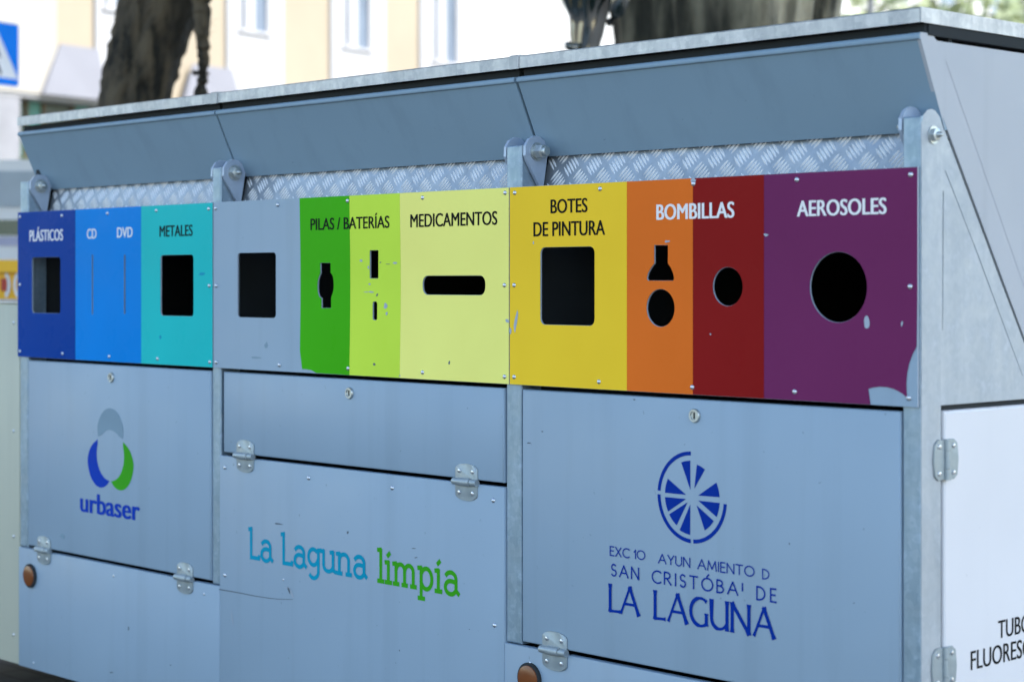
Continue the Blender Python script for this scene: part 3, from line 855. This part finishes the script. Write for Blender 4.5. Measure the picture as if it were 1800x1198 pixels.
# town wheel emblem
cx, cz = F(1216, 873.5); rr = F(1216, 793)[1] - cz
def ring(a0, a1, r0, r1):
    return circ(cx, cz, r0 * rr, 30, a0, a1) + list(reversed(circ(cx, cz, r1 * rr, 30, a0, a1)))
for k, pts in enumerate([ring(91.5, 175.5, 1, .915), ring(180.5, 268.5, 1, .915), ring(273, 356, 1, .915)]):
    plate([pts], -.0009, .0005).build('emblem_ring', [M['ink_blue']] * 2, dr)
for a0, a1, r0, r1 in [(93, 112, .17, .80), (153, 177, .17, .78), (184, 208, .17, .78), (213, 236, .17, .78), (245, 267, .17, .82), (59, 78, .22, .74), (5, 28, .20, .80), (333, 356, .20, .80), (299, 324, .22, .78)]:
    am = (a0 + a1) / 2
    pts = [(cx + r0 * rr * math.cos(R(am)), cz + r0 * rr * math.sin(R(am)))] + circ(cx, cz, r1 * rr, 6, a0, a1)
    plate([pts], -.0009, .0005).build('emblem_spoke', [M['ink_blue']] * 2, dr)
hv = lambda t: 0.62 + 0.5 * abs(t.y) if True else 1
stroke_text('EXC', CAPS, .22, .135, (1073, 975), (1106, 980.5), 15.5, M['ink_blue'], dr, flare=1.15)
stroke_text('1O', CAPS, .16, .135, (1115, 980.5), (1134, 984), 15, M['ink_blue'], dr, flare=1.15)
stroke_text('AYUN', CAPS, .20, .135, (1158, 988.5), (1213, 997), 16, M['ink_blue'], dr, flare=1.15)
stroke_text('AMIENTO', CAPS, .20, .135, (1227, 998.5), (1326, 1014.5), 16.5, M['ink_blue'], dr, flare=1.15)
stroke_text('D', CAPS, .2, .135, (1341, 1016), (1352, 1018), 16.5, M['ink_blue'], dr, flare=1.15)
stroke_text('SAN', CAPS, .34, .135, (1075, 1010.5), (1123, 1018), 20, M['ink_blue'], dr, flare=1.15)
stroke_text("CRISTÓBA'", CAPS, .36, .135, (1147, 1022.5), (1306, 1047), 21, M['ink_blue'], dr, flare=1.15)
stroke_text('DE', CAPS, .5, .135, (1331, 1052.5), (1364.5, 1058.5), 22.5, M['ink_blue'], dr, flare=1.15)
wt = lambda t: 1.15 if (t.y < -.2 or abs(t.x) < .2) else (.78 if abs(t.y) > .3 else .8)
stroke_text('LA', BIG, .10, .13, (1073, 1072.5), (1123, 1080), 46, M['ink_blue'], dr, flare=1.4, weight=wt)
stroke_text('LAGUNA', BIG, .20, .13, (1152, 1085.5), (1361, 1122.5), 47.5, M['ink_blue'], dr, flare=1.4, weight=wt)
stroke_text('La', LOW, .14, .215, (440, 979.5), (479.5, 986), 33.5, M['ink_cyan'], mp, y=-.0016)
stroke_text('Laguna', LOW, .15, .215, (497, 989.5), (645, 1015.5), 34, M['ink_cyan'], mp, y=-.0016)
stroke_text('limpia', LOW, .17, .215, (667, 1020.5), (807, 1046), 36, M['ink_green'], mp, y=-.0016)

# ---- the low box at the left end --------------------------------------
b = MB(); ze = F(20, 533)[1]
xe0 = XL - .95; b.cbox(xe0, XL - .004, .004, 1.2, ZBASE, ze, .004)
eb = b.build('end_box', M['end'], root, smooth=50)
eb['label'] = 'pale green grey riveted box at the end'
for py in (567, 757, 942, 1115): rivet(22.5, py, eb, y=.004, sc=1.0)
b = MB(); b.box(xe0 - .01, XL - .003, -.001, 1.21, ze + .0005, ze + .006)
b.build('box_rim', M['galv_trim'], eb)

# ================================================================== BACKGROUND
# ---- building ----------------------------------------------------------
VPF = (3160 - 900) / FPX
FD = (DV + RV * VPF).normalized()               # along the facade, receding
FN = Vector((FD.y, -FD.x, 0))                   # outward, towards the street
if FN.dot(CAM - AT(440, 55, 30)) < 0: FN = -FN
B0 = AT(440, 55, 30.0); B0.z = 0
def fac(px):                                    # distance along the facade of a picture column
    r = ray(px, HORIZON); n = FN
    t = (B0 - CAM).dot(n) / r.dot(n); p = CAM + r * t
    return (p - B0).dot(FD)
def W(s, o, z): return B0 + FD * s + FN * o + Vector((0, 0, z))
def fbox(b, s0, s1, o0, o1, z0, z1, mi=None):
    b.add([W(s, o, z) for z in (z0, z1) for o in (o0, o1) for s in (s0, s1)],
          [(0, 1, 5, 4), (2, 6, 7, 3), (0, 4, 6, 2), (1, 3, 7, 5), (4, 5, 7, 6), (0, 2, 3, 1)], mi)
M['yellow_wall'] = plain('cream_yellow_render', (0.41, 0.345, 0.255), 0.9, 0, 0.05, 0.6)
M['white_wall'] = plain('white_render', (0.48, 0.47, 0.47), 0.9, 0, 0.04, 0.8)
M['white_bright'] = plain('bright_white_render', (0.60, 0.59, 0.57), 0.9, 0, 0.04, 0.8)
M['lilac'] = plain('lilac_grey_render', (0.265, 0.265, 0.295), 0.9, 0, 0.05, 1.5)
M['glass'] = plain('blue_grey_window_glass', (0.15, 0.18, 0.23), 0.15, 0, 0.2, 0.7)
M['shopglass'] = plain('green_shop_glass', (0.05, 0.13, 0.10), 0.2, 0, 0.5, 1.1)
M['shade_wall'] = plain('pale_grey_shopfront', (0.28, 0.28, 0.30), 0.8)
ZSILL = 1.5 + (HORIZON - 55) * 30 / FPX
ZLEDGE = 1.5 + (HORIZON - 168) * (AT(85, 168, 1) - CAM).length * 27.6 / FPX / 1.0
s85 = fac(85); dep85 = (W(s85, 0, 0) - CAM).dot(DV); ZLEDGE = 1.5 + (HORIZON - 169) * dep85 / FPX
bld = thing('apartment_building', 'sunlit cream and white apartment building with tall windows far behind the container', 'building', W(5, -4, 0))
SL, SR = fac(85) - 14, fac(985)
b = MB(); fbox(b, SL, SR, -9, 0, ZLEDGE, 13); b.build('wall', M['yellow_wall'], bld)
b = MB(); fbox(b, SL, SR, -9, -.40, 0, ZLEDGE - .003); b.build('ground_floor', M['shade_wall'], bld)
b = MB(); fbox(b, SL, SR, -.398, .06, ZLEDGE - .05, ZLEDGE - .002); b.build('ledge', M['white_wall'], bld)
b = MB(); fbox(b, SL - .3, SR + .3, -9.3, .4, 13.002, 13.3); b.build('roof', M['lilac'], bld)
wins = [(-60, -10), (176, 216), (415, 468), (598, 647), (755, 801)]
for k, (p0, p1) in enumerate(wins):
    s0, s1 = fac(p0), fac(p1)
    # white bay around the window
    b = MB()
    wl, wr = fac(p0 - (20 if k != 1 else 12)), fac(p1 + 26)
    zs = ZSILL; zt = ZSILL + 1.75
    o0, o1 = .002, .06
    fbox(b, wl, s0, o0, o1, ZLEDGE + .002, 12.9); fbox(b, s1, wr, o0, o1, ZLEDGE + .002, 12.9)
    fbox(b, s0 + .001, s1 - .001, o0, o1, ZLEDGE + .002, zs); fbox(b, s0 + .001, s1 - .001, o0, o1, zt, zs + 3.2); fbox(b, s0 + .001, s1 - .001, o0, o1, zt + 3.2, 12.9)
    b.build('window_bay', M['white_wall'], bld)
    for dz in (0, 3.2):
        b = MB(); fbox(b, s0 + .002, s1 - .002, .004, .012, zs + dz, zt + dz)
        wn_ = b.build('window', M['glass'], bld)
        b = MB(); ws = s1 - s0
        fbox(b, s0 + .002, s0 + ws * .10, .013, .05, zs + dz, zt + dz); fbox(b, s1 - ws * .05, s1 - .002, .013, .05, zs + dz, zt + dz)
        fbox(b, s0 + ws * .22, s0 + ws * .55, .013, .05, zs + dz, zt + dz - .05)
        b.build('window_frame', M['white_wall'], wn_)
        b = MB(); fbox(b, s0 - .03, s1 + .03, .061, .10, zs + dz - .05, zs + dz)
        b.build('sill', M['white_wall'], wn_)
b = MB(); fbox(b, fac(832), SR - .1, .002, .05, ZLEDGE + .002, 12.9); b.build('white_wall', M['white_bright'], bld)
b = MB(); fbox(b, fac(-110), fac(92), .062, .09, ZLEDGE + .003, 12.8); b.build('pilaster', plain('cream_render', (0.44, 0.41, 0.36), 0.9, 0, 0.04, 1), bld)
for (t0, t1, u0, u1, zy) in ((96, 163, 62, 174, 83), (330, 398, 306, 416, 118)):
    sm = fac((t0 + t1) / 2); dp = (W(sm, 0, 0) - CAM).dot(DV); ztop = 1.5 + (HORIZON - zy) * dp / FPX
    b = MB()
    b.add([W(fac(u0), .095, ZLEDGE + .002), W(fac(u1), .095, ZLEDGE + .002), W(fac(u1), .17, ZLEDGE + .002), W(fac(u0), .17, ZLEDGE + .002),
           W(fac(t0), .095, ztop), W(fac(t1), .095, ztop), W(fac(t1), .12, ztop), W(fac(t0), .12, ztop)],
          [(0, 3, 2, 1), (4, 5, 6, 7), (0, 1, 5, 4), (1, 2, 6, 5), (2, 3, 7, 6), (3, 0, 4, 7)])
    b.build('flared_base', M['lilac'], bld)
M['brown'] = plain('brown_mullion', (0.16, 0.09, 0.04), 0.6)
panes = [M['shopglass'], plain('teal_shop_blind', (0.10, 0.30, 0.26), 0.5, 0, .3, 2), plain('dark_shop_interior', (0.03, 0.055, 0.045), 0.3, 0, .4, 2), plain('ochre_poster', (0.35, 0.24, 0.08), 0.6, 0, .3, 2)]
s = fac(34); k = 0
while s < SR - 2:
    wd_ = (.42, .30, .55, .36, .48)[k % 5]
    b = MB(); fbox(b, s + .05, s + wd_, -.398, -.37, .5, ZLEDGE - .055); sw = b.build('shop_window', panes[(0, 1, 2, 1, 0, 3, 2, 0, 2)[k % 9]], bld)
    b = MB(); fbox(b, s - .005, s + .045, -.398, -.34, 0, ZLEDGE - .055); b.build('mullion', M['brown'], sw)
    s += wd_ + .005; k += 1
b = MB(); fbox(b, fac(-40), fac(31), -.398, .05, 0, ZLEDGE - .055); b.build('pillar', M['shade_wall'], bld)

# ---- trees ---------------------------------------------------------------
M['leaf'] = plain('dark_leaf', (0.045, 0.085, 0.03), 0.55, 0, 0.5, 0.9)
M['leaf2'] = plain('bright_leaf', (0.38, 0.42, 0.24), 0.6, 0, 0.4, 0.9)
M['bark_dark'] = bark('dark_furrowed_bark', (0.010, 0.0095, 0.007), (0.125, 0.098, 0.064), 12)
M['bark_grey'] = bark('grey_fig_bark', (0.024, 0.024, 0.018), (0.36, 0.325, 0.24), 5)
def leaves(n, centre, rad, size, mat, parent, name='crown', hollow=0.5, zmin=None):
    c = np.array(centre); r = np.array(rad)
    nc = max(8, n // 60)
    d = rng.normal(size=(nc, 3)); d /= np.linalg.norm(d, axis=1)[:, None]
    cc = c + d * r * (hollow + (1 - hollow) * rng.random((nc, 1)) ** .6)
    pos = cc[rng.integers(0, nc, n)] + rng.normal(size=(n, 3)) * np.array([.16, .16, .14]) * r.min()
    if zmin: pos[:, 2] = np.where(pos[:, 2] < zmin, zmin + rng.random(n) * 1.2, pos[:, 2])
    a = rng.normal(size=(n, 3)); a[:, 2] *= .5; a /= np.linalg.norm(a, axis=1)[:, None]
    bb = np.cross(a, rng.normal(size=(n, 3))); bb /= np.linalg.norm(bb, axis=1)[:, None]
    sz = size * (.6 + .8 * rng.random((n, 1)))
    v = np.stack([pos - a * sz, pos + bb * sz * .45, pos + a * sz, pos - bb * sz * .45], 1).reshape(-1, 3)
    org = Vector(centre)
    me = bpy.data.meshes.new(name)
    me.from_pydata((v - c).tolist(), [], np.arange(4 * n).reshape(-1, 4).tolist())
    me.materials.append(mat)
    o = bpy.data.objects.new(name, me); col.objects.link(o)
    o.parent = parent; o.location = org - WORLD[parent]; WORLD[o] = org
    return o
def trunk_mesh(path, rads, seg, folds, amp, jit, seed, squash=1.0):
    rg = random.Random(seed); ph = [rg.uniform(0, 6.28) for _ in folds]
    b = MB(); vs = []; n = len(path)
    fine = []; fr = []
    for i in range(n - 1):
        for k in range(8):
            t = k / 8; fine.append(Vector(path[i]).lerp(Vector(path[i + 1]), t)); fr.append(rads[i] * (1 - t) + rads[i + 1] * t)
    fine.append(Vector(path[-1])); fr.append(rads[-1])
    for i, p in enumerate(fine):
        for k in range(seg):
            a = 2 * math.pi * k / seg
            rr = 1 + sum(amp / (j + 1) * math.sin(f * a + ph[j] + .25 * p.z * (j + 1)) for j, f in enumerate(folds)) + rg.uniform(-jit, jit)
            vs.append(p + Vector((math.cos(a), math.sin(a), 0)) * fr[i] * rr)
    fs = []
    for i in range(len(fine) - 1):
        for k in range(seg):
            j = (k + 1) % seg; fs.append((i * seg + k, i * seg + j, (i + 1) * seg + j, (i + 1) * seg + k))
    fs.append(tuple((len(fine) - 1) * seg + k for k in range(seg)))
    b.add(vs, fs)
    return b
def gp(px, D, z):
    p = AT(px, HORIZON, D); p.z = z; return p
DT = 11.0
zt0 = lambda py, D: 1.5 + (HORIZON - py) * D / FPX
t1 = thing('leaning_tree', 'dark leaning tree trunk with a ragged hanging root behind the left bay', 'tree', gp(225, DT, 0))
pth = [gp(205, DT, -.05), gp(222, DT, 1.6), gp(240, DT, zt0(175, DT)), gp(262, DT, zt0(90, DT)), gp(285, DT, zt0(0, DT)), gp(318, DT, 4.3), gp(350, DT, 6.2)]
trunk_mesh(pth, [.29, .225, .195, .205, .225, .21, .12], 48, [3, 7, 13], .075, .06, 3).build('trunk', M['bark_dark'], t1, smooth=True)
b = MB()                             # hanging root with ragged tufts
rp = []; rrad = []
for i in range(46):
    k = i / 45; py = 186 - k * 330
    rp.append(gp(352 + 9 * math.sin(k * 7) * .4 + k * 8, DT - .35, zt0(py, DT - .35)) + Vector((rng.normal(), rng.normal(), 0)) * .004)
    rrad.append(.022 + .05 * max(0, min(1, (k - .2) * 2)) * (.55 + .45 * rng.random()) + .012 * rng.random() + (.012 if i < 4 else 0))
b.tube(rp, rrad, 12)
for i in range(320):
    k = rng.integers(3, 45); p = rp[k]; d = Vector(rng.normal(size=3)); d.normalize(); L = rrad[k] + .012 + .07 * rng.random() ** 3
    s_ = d.cross(Vector((0, 0, 1))).normalized() * .006
    b.add([p + s_, p - s_, p + d * L + Vector((0, 0, -.02))], [(0, 1, 2)])
for i in range(60):
    p = gp(353, DT - .35, zt0(128, DT - .35)); d = Vector((rng.normal(), rng.normal(), .2 * rng.normal())).normalized()
    s_ = Vector((0, 0, .007)); b.add([p + s_, p - s_, p + d * .055], [(0, 1, 2)])
b.build('hanging_root', M['bark_dark'], t1)
b = MB()
for (q, e, r0, r1) in ((pth[5], pth[5] + Vector((2.2, -1.0, 2.0)), .13, .04), (pth[5], pth[5] + Vector((-1.6, 1.6, 2.2)), .13, .04), (pth[6], pth[6] + Vector((1.0, 1.4, 1.4)), .1, .03)):
    b.tube([q, q.lerp(e, .5) + Vector((0, 0, .25)), e], [r0, (r0 + r1) / 2, r1], 10)
b.build('limb', M['bark_dark'], t1, smooth=True)
leaves(9000, pth[6] + Vector((0, 0, 1.0)), (3.8, 3.8, 1.7), .22, M['leaf'], t1, zmin=5.2)

DB = 10.6
t2 = thing('fig_tree', 'massive grey fluted fig trunk behind the right bay', 'tree', gp(1285, DB, 0))
trunk_mesh([gp(1290, DB, -.05), gp(1285, DB, 1.2), gp(1282, DB, zt0(60, DB)), gp(1290, DB, 4.0), gp(1300, DB, 5.8)], [.80, .62, .575, .70, .9], 96, [3, 5, 9, 17], .15, .012, 11).build('trunk', M['bark_grey'], t2, smooth=True)
b = MB(); top = gp(1300, DB, 5.2)
for dx, dy, dz in ((4.5, -3.0, 2.2), (3.5, 1.8, 2.4), (-3.5, -1.5, 2.2), (-2.0, 3.0, 2.5), (1.0, -4.2, 2.1), (6.0, -.5, 2.3)):
    e = top + Vector((dx, dy, dz)); b.tube([top, top.lerp(e, .45) + Vector((0, 0, .5)), e], [.32, .2, .06], 12)
b.build('limb', M['bark_grey'], t2, smooth=True)
leaves(30000, (-0.6, 2.6, 7.6), (8.4, 6.6, 1.6), .26, M['leaf'], t2, hollow=.15, zmin=5.4)
CROWN = None

# ---- bronze statue -------------------------------------------------------
M['bronze'] = plain('glossy_dark_bronze', (0.012, 0.022, 0.022), 0.16, 0.0, 0.4, 6)
_bz = M['bronze'].node_tree.nodes['Principled BSDF']; _bz.inputs['Coat Weight'].default_value = 1.0; _bz.inputs['Coat Roughness'].default_value = .12; _bz.inputs['Coat IOR'].default_value = 2.0
M['stone'] = plain('pale_stone', (0.45, 0.43, 0.40), 0.8)
DS = 9.4
st = thing('statue', 'dark glossy bronze statue of a draped figure in front of the fig trunk', 'statue', gp(1030, DS, 0))
b = MB(); c = gp(1030, DS, 0)
zf = zt0(130, DS)
b.lathe_z(c.x, c.y, [(0, .42), (.12, .42), (.14, .34), (zf - .10, .30), (zf - .08, .36), (zf - .02, .36)], 4)
b.build('pedestal', M['stone'], st)
b = MB(); ring = []; seg = 72
prof = [(130, 1003, 1052), (92, 1003, 1052), (75, 1003, 1056), (60, 1001.5, 1061), (45, 1001.5, 1064), (30, 1000.5, 1068), (15, 994, 1073), (0, 988, 1082), (-20, 978, 1092), (-50, 972, 1098), (-90, 985, 1090), (-120, 1000, 1075)]
for i, (py, l, r_) in enumerate(prof):
    z = zt0(py, DS); m_ = gp((l + r_) / 2, DS, z); hw = (r_ - l) / 2 * DS / FPX
    for k in range(seg):
        a = 2 * math.pi * k / seg
        f = 1 + (.16 * math.sin(4 * a + i * .35) + .07 * math.sin(9 * a - i * .3)) * abs(math.sin(a)) ** .5
        ring.append(m_ + RV * (hw * math.cos(a)) + DV * (hw * .8 * f * math.sin(a)))
fs = [(i * seg + k, i * seg + (k + 1) % seg, (i + 1) * seg + (k + 1) % seg, (i + 1) * seg + k) for i in range(len(prof) - 1) for k in range(seg)]
fs.append(tuple((len(prof) - 1) * seg + k for k in range(seg)))
b.add(ring, fs); b.build('drapery', M['bronze'], st, smooth=True)
b = MB(); P_ = lambda px, py, dd=0: gp(px, DS + dd, zt0(py, DS))
b.tube([P_(1012, 88, -.05), P_(1004, 86, -.07), P_(997, 83, -.08), P_(993, 83, -.08)], [.03, .022, .02, .012], 12)
b.build('foot', M['bronze'], st, smooth=True)
b = MB()                             # cloak fold swinging out to the right
b.tube([P_(1072, -60, -.1), P_(1086, -25, -.12), P_(1090, 5, -.12), P_(1083, 28, -.12), P_(1073, 44, -.1), P_(1068, 50, -.1)], [.05, .055, .05, .042, .025, .008], 16)
b.build('cloak_fold', M['bronze'], st, smooth=True)
b = MB(); hc = P_(1037, -155); 
b.lathe_z(hc.x, hc.y, [(hc.z - .10, .045), (hc.z - .06, .06), (hc.z, .085), (hc.z + .06, .08), (hc.z + .11, .05), (hc.z + .125, .01)], 20)
b.build('head', M['bronze'], st, smooth=True)

# ---- pedestrian crossing sign ---------------------------------------------
DC = 15.0
sc_ = AT(-9, 93, DC); hs = 57 * DC / FPX
sg = thing('crossing_sign', 'square blue pedestrian crossing sign with white triangle at the far left', 'road sign', (sc_.x, sc_.y, 0))
ax = (RV * .52 - DV * -.854).normalized(); an = Vector((ax.y, -ax.x, 0))
if an.dot(CAM - sc_) < 0: an = -an
def SG(u, v, o): return sc_ + ax * u + Vector((0, 0, v)) + an * o
M['sign_blue'] = plain('sign_blue', (0.0, 0.20, 0.80), 0.4, 0, 0.05)
M['sign_white'] = plain('sign_white', (0.8, 0.8, 0.82), 0.4, 0, 0.04)
def sgpoly(pts, o0, o1, mat, name, par):
    b = MB(); n = len(pts); tri = tessellate_polygon([[Vector((u, v, 0)) for u, v in pts]])
    b.add([SG(u, v, o0) for u, v in pts] + [SG(u, v, o1) for u, v in pts], [tuple(t) for t in tri] + [tuple(n + i for i in t) for t in tri] + [(i, (i + 1) % n, n + (i + 1) % n, n + i) for i in range(n)])
    return b.build(name, mat, par)
bd = sgpoly(rrect(-hs, hs, -hs, hs, .03), 0, .004, M['sign_white'], 'sign_board', sg)
sgpoly(rrect(-hs * .96, hs * .96, -hs * .96, hs * .96, .02), .005, .006, M['sign_blue'], 'blue_field', bd)
tri_ = sgpoly([(-.95 * hs, -.74 * hs), (.95 * hs, -.74 * hs), (0, .80 * hs)], .0065, .0075, M['sign_white'], 'white_triangle', bd)
man = [(-.05, .22), (.06, .22), (.12, .02), (.22, -.10), (.17, -.15), (.05, -.02), (.08, -.28), (.26, -.62), (.17, -.66), (-.01, -.34), (-.18, -.66), (-.27, -.62), (-.10, -.26), (-.12, -.02), (-.22, -.16), (-.27, -.12), (-.16, .06)]
sgpoly([(u * hs, v * hs) for u, v in man], .008, .009, M['text_dark'], 'walking_figure', bd)
sgpoly(circ(.0, .31 * hs, .075 * hs, 14), .008, .009, M['text_dark'], 'figure_head', bd)
b = MB(); b.lathe_z(sc_.x - an.x * .03, sc_.y - an.y * .03, [(0, .03), (sc_.z + hs, .03)], 14); b.build('pole', M['galv'], sg)

# ---- lamp post on the right -------------------------------------------------
DL = 22.0
lpz = gp(1530, DL, 0)
lt = thing('lamp_post', 'thin grey lamp post standing right of the fig trunk', 'lamp post', lpz)
M['post_grey'] = plain('grey_post_paint', (0.16, 0.17, 0.18), 0.5)
b = MB(); b.lathe_z(lpz.x, lpz.y, [(0, .10), (.5, .09), (.55, .04), (6, .033)], 14); b.build('pole', M['post_grey'], lt, smooth=40)
b = MB(); b.tube([lpz + Vector((0, 0, 6)), lpz + Vector((.3, -.2, 6.5)), lpz + Vector((1.1, -.7, 6.6))], .03, 10); b.build('arm', M['post_grey'], lt, smooth=True)
b = MB(); q = lpz + Vector((1.3, -.8, 6.55)); b.box(q.x - .3, q.x + .3, q.y - .12, q.y + .12, q.z - .05, q.z + .07); b.build('lamp_head', M['post_grey'], lt)

# ---- sunlit trees far right ------------------------------------------------------
for k, (px, D, r_, zc, lab) in enumerate([(1590, 38, 2.4, 4.6, 'pale sunlit tree far behind the container, left of its neighbour'), (1755, 34, 2.6, 4.4, 'bright yellow green tree far behind the right corner of the container')]):
    p = gp(px, D, 0); t_ = thing('sunlit_tree', lab, 'tree', p, 'sunlit trees beyond the street')
    trunk_mesh([p, p + Vector((.1, 0, 1.6)), p + Vector((.1, .1, 3.6))], [.2, .15, .1], 16, [3, 5], .06, .02, 20 + k).build('trunk', M['bark_grey'], t_, smooth=True)
    leaves(1500, p + Vector((0, 0, zc + .8)), (r_, r_, 2.2), .17, M['leaf2'], t_)
# ---- white building joined to the first one, running off to the right
s0_ = SR + .02; s1_ = fac(1800) + 14
b2 = thing('white_building', 'blank bright white building adjoining the cream one behind the fig tree', 'building', W((s0_ + s1_) / 2, -4, 0))
b = MB(); fbox(b, s0_, s1_, -9, .04, 0, 12.5); b.build('wall', M['white_bright'], b2)
b = MB(); fbox(b, s0_ + .01, s1_ + .3, -9.3, .4, 12.502, 12.8); b.build('roof', M['lilac'], b2)
for px in (1496, 1566, 1650, 1740):
    sa = fac(px); wd_ = 1.1
    for z in (2.0, 5.6, 9.2):
        b = MB(); fbox(b, sa, sa + wd_, .042, .06, z, z + 1.8); q = b.build('window', M['glass'], b2)
        b = MB(); fbox(b, sa - .1, sa + wd_ + .1, .061, .2, z - .1, z - .002); b.build('sill', M['white_wall'], q)
# ---- van, shrub and yellow bin at the far left ---------------------------------------
DVN = 14.0
vc = gp(-75, DVN, 0)
van = thing('delivery_van', 'white delivery van parked beyond the left end of the container', 'van', vc)
M['van_white'] = plain('white_car_paint', (0.78, 0.78, 0.80), 0.3, 0, 0.03)
M['tyre'] = plain('tyre_rubber', (0.015, 0.015, 0.016), 0.8)
M['rim'] = plain('steel_rim', (0.4, 0.4, 0.42), 0.4, 0.8)
M['carglass'] = plain('dark_green_car_glass', (0.04, 0.10, 0.10), 0.08, 0, 0.2)
va = RV.copy(); vn = -DV
def V(u, o, z): return vc + va * u + vn * o + Vector((0, 0, z))
prof = [(-2.6, .35), (2.45, .35), (2.5, .6), (2.5, 1.2), (2.46, 2.05), (2.30, 2.28), (2.0, 2.33), (-1.0, 2.30), (-1.35, 2.16), (-1.95, 1.35), (-2.5, 1.15), (-2.65, .9)]
def vprism(pts, o0, o1):
    b = MB(); n = len(pts); tri = tessellate_polygon([[Vector((u, v, 0)) for u, v in pts]])
    b.add([V(u, o0, v) for u, v in pts] + [V(u, o1, v) for u, v in pts], [tuple(t) for t in tri] + [tuple(n + i for i in t) for t in tri] + [(i, (i + 1) % n, n + (i + 1) % n, n + i) for i in range(n)])
    return b
bdy = vprism(prof, -.95, .90).build('body', M['van_white'], van, smooth=30)
vprism([(-1.1, 1.35), (-.45, 1.35), (-.45, 2.0), (-1.0, 2.0), (-1.5, 1.38)], .902, .908).build('side_window', M['carglass'], bdy)
vprism([(.33, 1.805), (1.3, 1.805), (1.3, 1.91), (.37, 1.91)], .902, .908).build('side_window', M['carglass'], bdy)
vprism([(-.35, 1.995), (2.36, 1.995), (2.22, 2.24), (-.35, 2.24)], .902, .912).build('roof_shade_band', plain('van_roof_shade', (0.38, 0.44, 0.50), 0.4), bdy)  # upper van panel, its shade painted on as a grey-blue band
vprism([(-.4, 1.735), (2.4, 1.735), (2.4, 1.795), (-.4, 1.795)], .902, .910).build('lilac_stripe', plain('lilac_stripe_paint', (0.42, 0.42, 0.58), 0.4), bdy)
vprism([(-2.4, .62), (2.4, .62), (2.4, .72), (-2.4, .72)], .902, .92).build('rub_strip', M['tyre'], bdy)
vprism([(2.46, 1.0), (2.506, 1.0), (2.506, 1.4), (2.46, 1.4)], .6, .905).build('tail_light', plain('red_lens', (0.4, 0.02, 0.02), 0.3), bdy)
for u in (-1.7, 1.6):
    for o in (.86, -.86):
        c_ = V(u, o, .34)
        b = MB(); b.lathe(lambda a, y, r: tuple(c_ + va * (r * math.cos(a)) + Vector((0, 0, r * math.sin(a))) + vn * y), [(-.10, .2), (-.10, .31), (-.08, .34), (.08, .34), (.10, .31), (.10, .2)], 24, None, True)
        wh = b.build('wheel', M['tyre'], van, smooth=40)
        b = MB(); sgn_ = 1 if o > 0 else -1
        b.lathe(lambda a, y, r: tuple(c_ + va * (r * math.cos(a)) + Vector((0, 0, r * math.sin(a))) + vn * y * sgn_), [(.101, .2), (.112, .19), (.105, .08), (.115, .05)], 20, None, True)
        b.build('rim', M['rim'], wh, smooth=40)

DSH = 19.0
p = gp(52, DSH, 0)
sh = thing('shrub', 'pale green shrub between the van and the shopfront', 'shrub', p)
trunk_mesh([p, p + Vector((0, 0, .8)), p + Vector((0, 0, 1.6))], [.05, .04, .03], 10, [3], .05, .02, 31).build('stem', M['bark_grey'], sh)
leaves(900, p + Vector((0, 0, 2.0)), (.45, .45, .75), .10, M['leaf2'], sh, hollow=.2)

DY = 9.6
yc = gp(5, DY, 0)
yb_ = thing('yellow_bin', 'bright yellow bin with white and red marks behind the end box', 'bin', yc)
M['yellow'] = plain('yellow_plastic', (0.95, 0.50, 0.01), 0.4, 0, 0.06)
M['red'] = plain('red_mark', (0.45, 0.03, 0.02), 0.4)
zt_y = zt0(458, DY)
def YB(u, o, z): return yc + RV * u - DV * o + Vector((0, 0, z))
def ybox(b, u0, u1, o0, o1, z0, z1, tp=0):
    b.add([YB(u * (1 - tp * (z == z0)), o * (1 - tp * (z == z0)), z) for z in (z0, z1) for o in (o0, o1) for u in (u0, u1)],
          [(0, 1, 5, 4), (2, 6, 7, 3), (0, 4, 6, 2), (1, 3, 7, 5), (4, 5, 7, 6), (0, 2, 3, 1)])
b = MB(); ybox(b, -.36, .36, -.3, .3, .08, zt_y - .06, .12); bn_ = b.build('bin_body', M['yellow'], yb_)
b = MB(); ybox(b, -.39, .39, -.33, .33, zt_y - .059, zt_y); b.build('bin_lid', M['yellow'], yb_)
def ypoly(pts, o0, mat, name):
    b = MB(); b.add([YB(u, o0, z) for u, z in pts], [tuple(range(len(pts)))]); return b.build(name, mat, bn_)
def yring(cu, czz, r0, r1, a0, a1):
    return [(cu + r0 * .55 * math.cos(R(a)), czz + r0 * math.sin(R(a))) for a in np.linspace(a0, a1, 16)] + [(cu + r1 * .55 * math.cos(R(a)), czz + r1 * math.sin(R(a))) for a in np.linspace(a1, a0, 16)]
zb_ = zt0(500, DY)
b = MB()
for i, (cu, a0, a1) in enumerate(((.075, -60, 60), (.172, 120, 240))):
    pts = yring(cu, zb_, .075, .05, a0, a1); b.add([YB(u, .306 + .001 * i, z) for u, z in pts], [(k, k + 1, 30 - k, 31 - k) for k in range(15)])
b.build('white_mark', M['sign_white'], bn_)
ypoly([(.072, zb_ - .03), (.10, zb_ - .03), (.10, zb_ + .03), (.072, zb_ + .03)], .3085, M['red'], 'red_mark')
b = MB()
for u in (-.25, .25):
    q = YB(u, -.24, .08); b.lathe(lambda a, y, r: tuple(q + RV * y + DV * (r * math.cos(a)) + Vector((0, 0, r * math.sin(a)))), [(-.03, .08), (.03, .08)], 18, None, True)
b.build('wheel_pair', M['tyre'], yb_)
